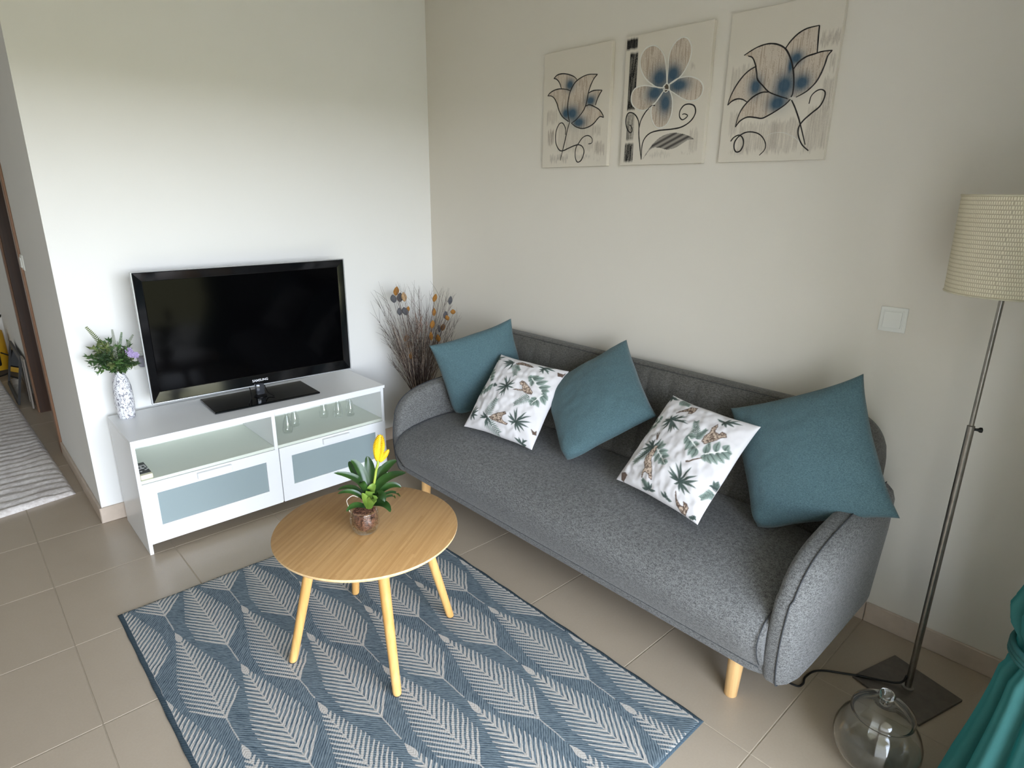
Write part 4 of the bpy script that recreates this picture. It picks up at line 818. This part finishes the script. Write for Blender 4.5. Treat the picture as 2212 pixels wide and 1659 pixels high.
MB().lathe([(.0,1.39),(.017,1.39),(.017,1.44),(.013,1.45),(.0,1.45)],LP,20).build('bulb_holder',BLACKP,lamp,smooth=True,angle=R(40))
cord=[(-.281,-2.918,.055),(-.284,-2.912,.030),(-.292,-2.895,.018),(-.31,-2.86,.0145),(-.335,-2.81,.0125),(-.36,-2.76,.006),(-.39,-2.715,.005),(-.425,-2.69,.005),(-.47,-2.683,.005),(-.505,-2.690,.005),(-.53,-2.675,.005),(-.52,-2.6,.005),(-.42,-2.5,.005),(-.2,-2.42,.005),(-.05,-2.40,.005)]
MB().tube(cat_rom(cord,6),.0034,8).build('cord',CABLE,lamp,smooth=True)

# ------------------------------------------------ lidded glass jar
JC=(-.652,-2.945)
jar=thing('glass_jar',(JC[0],JC[1],.0005),'round clear glass jar with a knobbed lid on the floor by the lamp foot','jar')
JG=m_glass('clear jar glass',(.97,.985,.975,1))
jo=[(.0,.0008),(.048,.0008),(.060,.004),(.085,.022),(.102,.050),(.109,.080),(.107,.105),(.097,.132),(.083,.150),(.073,.158),(.071,.164),(.074,.170)]
ji=[(max(0,r-.003),z+(.004 if z<.004 else .001)) for r,z in jo][::-1]
MB().lathe(jo+[(.0735,.172)]+ji,JC,64).build('jar_body',JG,jar,smooth=True)
lo_=[(.0785,.1735),(.079,.178),(.074,.190),(.058,.203),(.035,.211),(.014,.214),(.008,.217),(.007,.222),(.010,.226),(.018,.230),(.0205,.237),(.017,.244),(.008,.2475),(.0,.248)]
li_=[(.0,.2085),(.012,.2085),(.034,.207),(.056,.199),(.0715,.187),(.0755,.177),(.0745,.1735),(.0695,.1735),(.0685,.160),(.0665,.160),(.0665,.172)]
MB().lathe(lo_[::-1][::-1],JC,64)
MB().lathe([(.0785,.1735)]+lo_+li_[0:7]+[(.0785,.1735)],JC,64).build('lid',JG,jar,smooth=True)

# ------------------------------------------------ tied teal curtain
mc=M('sheer teal curtain',S(36,88,87),.85,0,.15); n=mc.noise(500,2); mc.link(mc.mix(n,S(50,94,92),S(62,108,106)),'Base Color'); mc.bump(n,.15,.0008)
tr=mc.node('ShaderNodeBsdfTranslucent'); tr.inputs[0].default_value=S(70,190,186); mx=mc.node('ShaderNodeMixShader'); mx.inputs[0].default_value=.22
mc.nt.links.new(mc.p.outputs[0],mx.inputs[1]); mc.nt.links.new(tr.outputs[0],mx.inputs[2]); mc.nt.links.new(mx.outputs[0],mc.nt.nodes['Material Output'].inputs[0])
CC=(-.735,-3.262)
cur=thing('curtain',(CC[0],CC[1],.005),'teal curtain gathered by a tieback, at the edge of the balcony opening','curtain')
cv=MB(); rings=[]
zs=[.006,.05,.12,.2,.28,.36,.42,.48,.53,.56,.58,.60,.62,.65,.69,.74,.82,.95,1.1,1.3,1.5,1.7,1.9,2.05]
for z in zs:
    if z<.58: k=sstep(.0,.58,z); rx=.24-.150*k; ry=.172-.068*k
    else: k=sstep(.60,2.0,z); b=math.exp(-((z-.685)/.045)**2)*.018; rx=.085+.22*k+b; ry=.100-.055*k+b
    if .55<z<.63: rx*=.93; ry*=.90
    ring=[]
    for q in range(180):
        a=2*math.pi*q/180; am=.11+.05*sstep(.6,.0,z)
        f=1+am*math.sin(11*a+.8*math.sin(3*z))+.045*math.sin(23*a+z*2)
        yy=CC[1]+ry*f*math.sin(a)*.98; yy=max(yy,-3.374)
        ring.append((CC[0]+rx*f*math.cos(a)-.0*k,yy,z))
    rings.append(ring)
cv.loft(rings,True,False,True).build('curtain_fabric',mc.m,cur,smooth=True)
tbk=MB()
for dz in (-.010,.0,.010):
    tbk.tube([(CC[0]+.091*math.cos(2*math.pi*k/48),max(-3.372,CC[1]+.102*math.sin(2*math.pi*k/48)),.594+dz+.006*math.cos(2*math.pi*k/48)) for k in range(49)],.0065,8)
tbk.build('tieback',m_plain('teal tieback',S(36,88,87),.85,nscale=80),cur,smooth=True)
MB().tube([(-3.0,-3.34,2.06),(-.4,-3.34,2.06)],.011,12).build('curtain_rod',METAL,cur,smooth=True)

# ------------------------------------------------ three painted canvases (40 x 50 cm)
CANV=S(216,208,194)
def canvas_paint(D,seed,W,H,nx,ny):
    us=np.linspace(0,W,nx); ws=np.linspace(0,H,ny); P=np.array([(a,b) for a in us for b in ws])
    rng=np.random.default_rng(seed); p=Paint(P,CANV)
    def streak(i,sx,sy):
        q=P[i]; gx=np.floor(q[:,0]/sx).astype(int); r=rng.random(4000)
        ph=rng.random(4000)*6.28; fr=20+60*rng.random(4000); s=.5+.5*np.sin(q[:,1]*fr[gx%4000]+ph[gx%4000]); return np.clip(.25+.75*r[gx%4000]*.6+.35*s-.2+.25*(rng.random(len(i))-.5),0,1)
    cols=[S(128,114,103),S(134,128,122),S(22,20,22)]
    for (x0,y0,x1,y1,s,k) in D['patches']:
        x0,x1=sorted((x0,x1)); y0,y1=sorted((y0,y1)); i=np.where((P[:,0]>x0)&(P[:,0]<x1)&(P[:,1]>y0)&(P[:,1]<y1))[0]
        if not len(i): continue
        q=P[i]; ed=np.minimum(np.minimum(q[:,0]-x0,x1-q[:,0])/.008,np.minimum(q[:,1]-y0,y1-q[:,1])/.014)
        gx=np.floor(q[:,0]/.004).astype(int); rr1=rng.random(4000); rr2=rng.random(4000); rag=np.clip(np.minimum((q[:,1]-y0)/.01-(.5 if k==2 else 2.2)*rr1[gx%4000],(y1-q[:,1])/.01-(.5 if k==2 else 2.2)*rr2[gx%4000]),0,1)*np.clip(np.minimum(q[:,0]-x0,x1-q[:,0])/.003,0,1); st=streak(i,.0022,.01)
        if k==2: st=np.clip((st-.22)*3.0,.42,1)
        p.blend(i,np.array(cols[k][:3]),np.clip(st*s*1.35,0,1)*rag)
    def gauss(i,b): x,y,rx,ry=b; q=P[i]; return np.exp(-(((q[:,0]-x)/(rx*1.2))**2+((q[:,1]-y)/(ry*1.2))**2)*1.15)
    allp=np.arange(len(P))
    for b in D['blues']: p.blend(allp,np.array(S(70,104,124)[:3]),gauss(allp,(b[0],b[1],b[2]*1.25,b[3]*1.25))*.30)
    for pet in D['petals']:
        pp=[tuple(q) for q in cat_rom(pet+[pet[0]],4)]; i=p.inside(pp)
        if not len(i): continue
        st=streak(i,.003,.02); base=np.array(S(198,183,166)[:3]); dark=np.array(S(146,124,104)[:3]); lite=np.array(S(216,208,197)[:3])
        c=base*(1-st[:,None]*.7)+np.where((st>.55)[:,None],dark,lite)*st[:,None]*.7; p.blend(i,c,.92)
        for b in D['blues']: p.blend(i,np.array(S(34,76,100)[:3]),np.clip(gauss(i,b)*1.2,0,1)*.92)
    if 'leaf' in D:
        pp=[tuple(q) for q in cat_rom(D['leaf']+[D['leaf'][0]],4)]; i=p.inside(pp); st=streak(i,.5,.01); q=P[i]
        d=np.sin((q[:,1]*.93-q[:,0]*.38)*330); p.blend(i,np.array(S(44,40,40)[:3]),np.clip(.78+.22*d,0,1)*.95)
    if 'ring' in D: i=p.inside([tuple(q) for q in cat_rom(D['ring']+[D['ring'][0]],4)]); p.blend(i,np.array(S(84,74,60)[:3]),.95)
    return p.c
CVM=m_vcol('painted canvas',.85,(700,.25)); BLK=m_plain('black relief paint',S(20,17,18),.45); WHT=m_plain('white relief paint',S(222,220,212),.5)
def painting(D,label,yl,W,zb,H,seed):
    t=thing('flower_painting',(-.012,yl-W/2,zb+H/2),label,'painting','canvas flower paintings above the sofa')
    X=-.022; nx,ny=int(W/.0019),int(H/.0019)
    MB().box(X,-.0008,yl-W,yl,zb,zb+H).build('stretched_canvas',m_plain('canvas edge',S(222,215,202),.9,nscale=300,namp=.04),t,bevel=.002)
    mb=MB(); mb.grid(lambda u,v:(X-.0009,yl-.001-(W-.002)*u,zb+.001+(H-.002)*v),nx,ny)
    mb.f=[f[::-1] for f in mb.f]
    o=mb.build('painted_front',CVM,t); set_cols(o.data,canvas_paint(D,seed,W,H,nx,ny))
    def relief(name,lines,w,mat,cl=False):
        b=MB()
        for l in lines:
            pp=cat_rom(l+([l[0]] if cl else []),5); n=len(pp); k0=len(b.v)
            rs=[w*(.62+.38*math.sin(math.pi*min(1,.15+.85*i/(n-1))))*(1+.22*mnoise.noise(Vector((pp[i][0]*60,pp[i][1]*60,seed)))) for i in range(n)]
            b.tube([(X-.0012,yl-q[0],zb+q[1]) for q in pp],rs,6)
            for i in range(k0,len(b.v)): x,y,z=b.v[i]; b.v[i]=(X-.0012+(x-(X-.0012))*.55,y,z)
        b.build(name,mat,t,smooth=True)
    if 'P2' in label or seed==32:
        relief('white_outline',D['petals'],.0028,WHT,True); relief('white_outline',[D['ring']],.0018,WHT,True)
    relief('black_outline',D['lines'],.0027,BLK)
    if 'wlines' in D: relief('white_outline',D['wlines'],.0011,WHT)
painting(P1,'canvas with a blue and beige tulip-shaped bloom, the one nearest the room corner',-.975,.40,1.636,.50,31)
painting(P2,'canvas with a white-outlined five-petal flower and black side stripe, middle of three',-1.45,.40,1.636,.50,32)
painting(P3,'canvas with a large pointed black-outlined bloom, the one nearest the lamp',-1.921,.392,1.636,.505,33)

# ------------------------------------------------ switches
def switch(name,label,c,axis):
    t=thing(name,c,label,'switch','light switches'); x,y,z=c; s=.041; r=.0265
    def bx(a,b,d0,d1): return (x-d1,x-d0,y-a,y+a,z-b,z+b)
    MB().box(*bx(s,s,.0004,.007)).build('plate',PLASTIC,t,bevel=.0025)
    MB().box(*bx(.031,.031,.007,.0085)).build('inner_frame',PLASTIC,t,bevel=.001)
    mb=MB().box(*bx(r,r,.0085,.0125)); v=mb.v; 
    mb.v=[(vx-(.0025 if vz<z and vx<x-.010 else 0),vy,vz) for vx,vy,vz in v]; mb.build('rocker',PLASTIC,t,bevel=.001)
switch('light_switch','square white light switch on the wall between the sofa and the floor lamp',(0,-2.61,1.1273),'x')
switch('light_switch','white light switch beside the brown hall door frame',(XO,1.035,1.135),'x')

# ------------------------------------------------ hall: shaggy rug and stored things
mr_=M('shaggy grey cream pile',S(210,203,197),.98,0,.05,sheen=.2); n=mr_.noise(60,4,.7); n2=mr_.noise(5,3,.6,stretch=(1,3,1)); mr_.link(mr_.mix((n*.5+n2*.5).ss(.3,.7),S(184,175,169),S(228,223,218)),'Base Color'); mr_.bump(n,.8,.006)
sr=MB(); A0,A1=Vector((-3.05,.235,0)),Vector((-1.996,.43,0)); B0,B1=Vector((-3.15,3.2,0)),Vector((-2.085,3.25,0))
def srf(u,v):
    p=(A0*(1-u)+A1*u)*(1-v)+(B0*(1-u)+B1*u)*v
    e=min(u*1.05,(1-u)*1.05,v*2.9,(1-v)*2.9); w=p.y+.055*mnoise.noise(Vector((p.x*2.6,p.y*2.0,0)))+.035*mnoise.noise(Vector((p.x*8,p.y*5,3)))
    rid=abs(math.sin(w*math.pi/.075)); rid=rid**.55
    return (p.x,p.y,.004+(.010+.014*rid+.003*mnoise.noise(Vector((p.x*40,p.y*40,0))))*min(1,(e/.02))**.5)
nu,nv=60,420; sr.grid(srf,nu,nv)
bd=[i*nv for i in range(nu)]+[(nu-1)*nv+j for j in range(1,nv)]+[i*nv+nv-1 for i in range(nu-2,-1,-1)]+[j for j in range(nv-2,0,-1)]
k0=len(sr.v); sr.v+=[(sr.v[i][0],sr.v[i][1],.0006) for i in bd]; sr.f+=[(bd[k],k0+k,k0+(k+1)%len(bd),bd[(k+1)%len(bd)]) for k in range(len(bd))]
o=sr.build('shaggy_rug',mr_.m,None,smooth=True,recalc=True); tag(o,'thick grey and cream shaggy rug with wavy ridges on the hall floor','rug')
# mirror leaning on the wall, panel behind it
def lean(name,label,y0,y1,h,foot,th,fm,pm,fw,cat):
    t=thing(name,(XO-foot/2,(y0+y1)/2,.001),label,cat); d=Vector((foot-.004,0,h)); L=d.length; d.normalize(); nrm=Vector((-d.z,0,d.x)); o0=Vector((XO-.013-foot,0,.001))
    def P_(s,y,k): q=o0+d*s+nrm*k; return (q.x,y,q.z+.012)
    def slab(y0,y1,s0,s1,k0,k1): return [P_(s,y,k) for k in (k0,k1) for (y,s) in ((y0,s0),(y1,s0),(y1,s1),(y0,s1))],[(0,1,2,3),(7,6,5,4),(0,4,5,1),(1,5,6,2),(2,6,7,3),(3,7,4,0)]
    f=MB()
    for a in ((y0,y1,0,fw),(y0,y1,L-fw,L),(y0,y0+fw,fw,L-fw),(y1-fw,y1,fw,L-fw)): f.add(*slab(*a,0,th))
    f.build('frame',fm,t,recalc=True)
    MB().add(*slab(y0+fw,y1-fw,fw,L-fw,th*.2,th*.55)).build('panel',pm,t,recalc=True)
BLF=m_plain('black frame',S(34,32,30),.5); GRF=m_plain('grey painted frame',S(150,142,132),.6); MIR=m_plain('mirror glass',S(190,192,190),.04,1.0)
lean('leaning_mirror','black-framed mirror leaning against the hall wall beyond the door',2.30,2.98,.345,.075,.014,BLF,MIR,.03,'mirror')
lean('leaning_board','narrow dark board with a pale edge leaning between the mirror and door frame',2.135,2.285,.36,.010,.010,GRF,m_plain('dark panel',S(70,64,60),.6),.02,'board')
# yellow cleaner at the end of the hall
YC=(-2.13,3.53)
yc=thing('steam_cleaner',(YC[0],YC[1],.001),'yellow and black canister cleaner at the far end of the hall','appliance')
YP=m_plain('yellow plastic',S(196,150,30),.4)
prof=[(-.18,.03),(-.19,.12),(-.15,.24),(-.06,.33),(.03,.36),(.11,.33),(.15,.22),(.165,.10),(.15,.03)]
rings=[]
for k in range(9):
    t=-1+2*k/8; s=math.sqrt(max(.05,1-.75*t*t*t*t)); rings.append([(YC[0]+t*.15,YC[1]-.02+px*s,.02+.001+pz*(.85+.15*s)) for px,pz in prof])
MB().loft(rings).build('cleaner_body',YP,yc,smooth=True,recalc=True,angle=R(50))
for sx_ in (-.155,.155):
    for dy in (-.12,.10):
        MB().loft([[(YC[0]+sx_+dx,YC[1]+dy+.055*math.cos(a),.0565+.055*math.sin(a)) for a in (2*math.pi*q/20 for q in range(20))] for dx in (-.018,.018)]).build('wheel',BLACKP,yc,smooth=True,angle=R(40))
MB().box(YC[0]-.09,YC[0]+.09,YC[1]-.215,YC[1]-.17,.09,.24).build('front_grille',BLACKP,yc,bevel=.015)
MB().tube(cat_rom([(YC[0]+.02,YC[1]-.05,.37),(YC[0]+.03,YC[1]-.06,.46),(YC[0]+.12,YC[1]-.10,.50),(YC[0]+.16,YC[1]-.11,.49)],6),.013,10).build('handle',BLACKP,yc,smooth=True)
MB().tube(cat_rom([(YC[0]+.10,YC[1]-.19,.20),(YC[0]+.16,YC[1]-.26,.16),(YC[0]+.13,YC[1]-.30,.06),(YC[0]+.02,YC[1]-.36,.036),(YC[0]-.2,YC[1]-.42,.036),(YC[0]-.5,YC[1]-.40,.036)],8),.0055,8).build('power_cord',CABLE,yc,smooth=True)
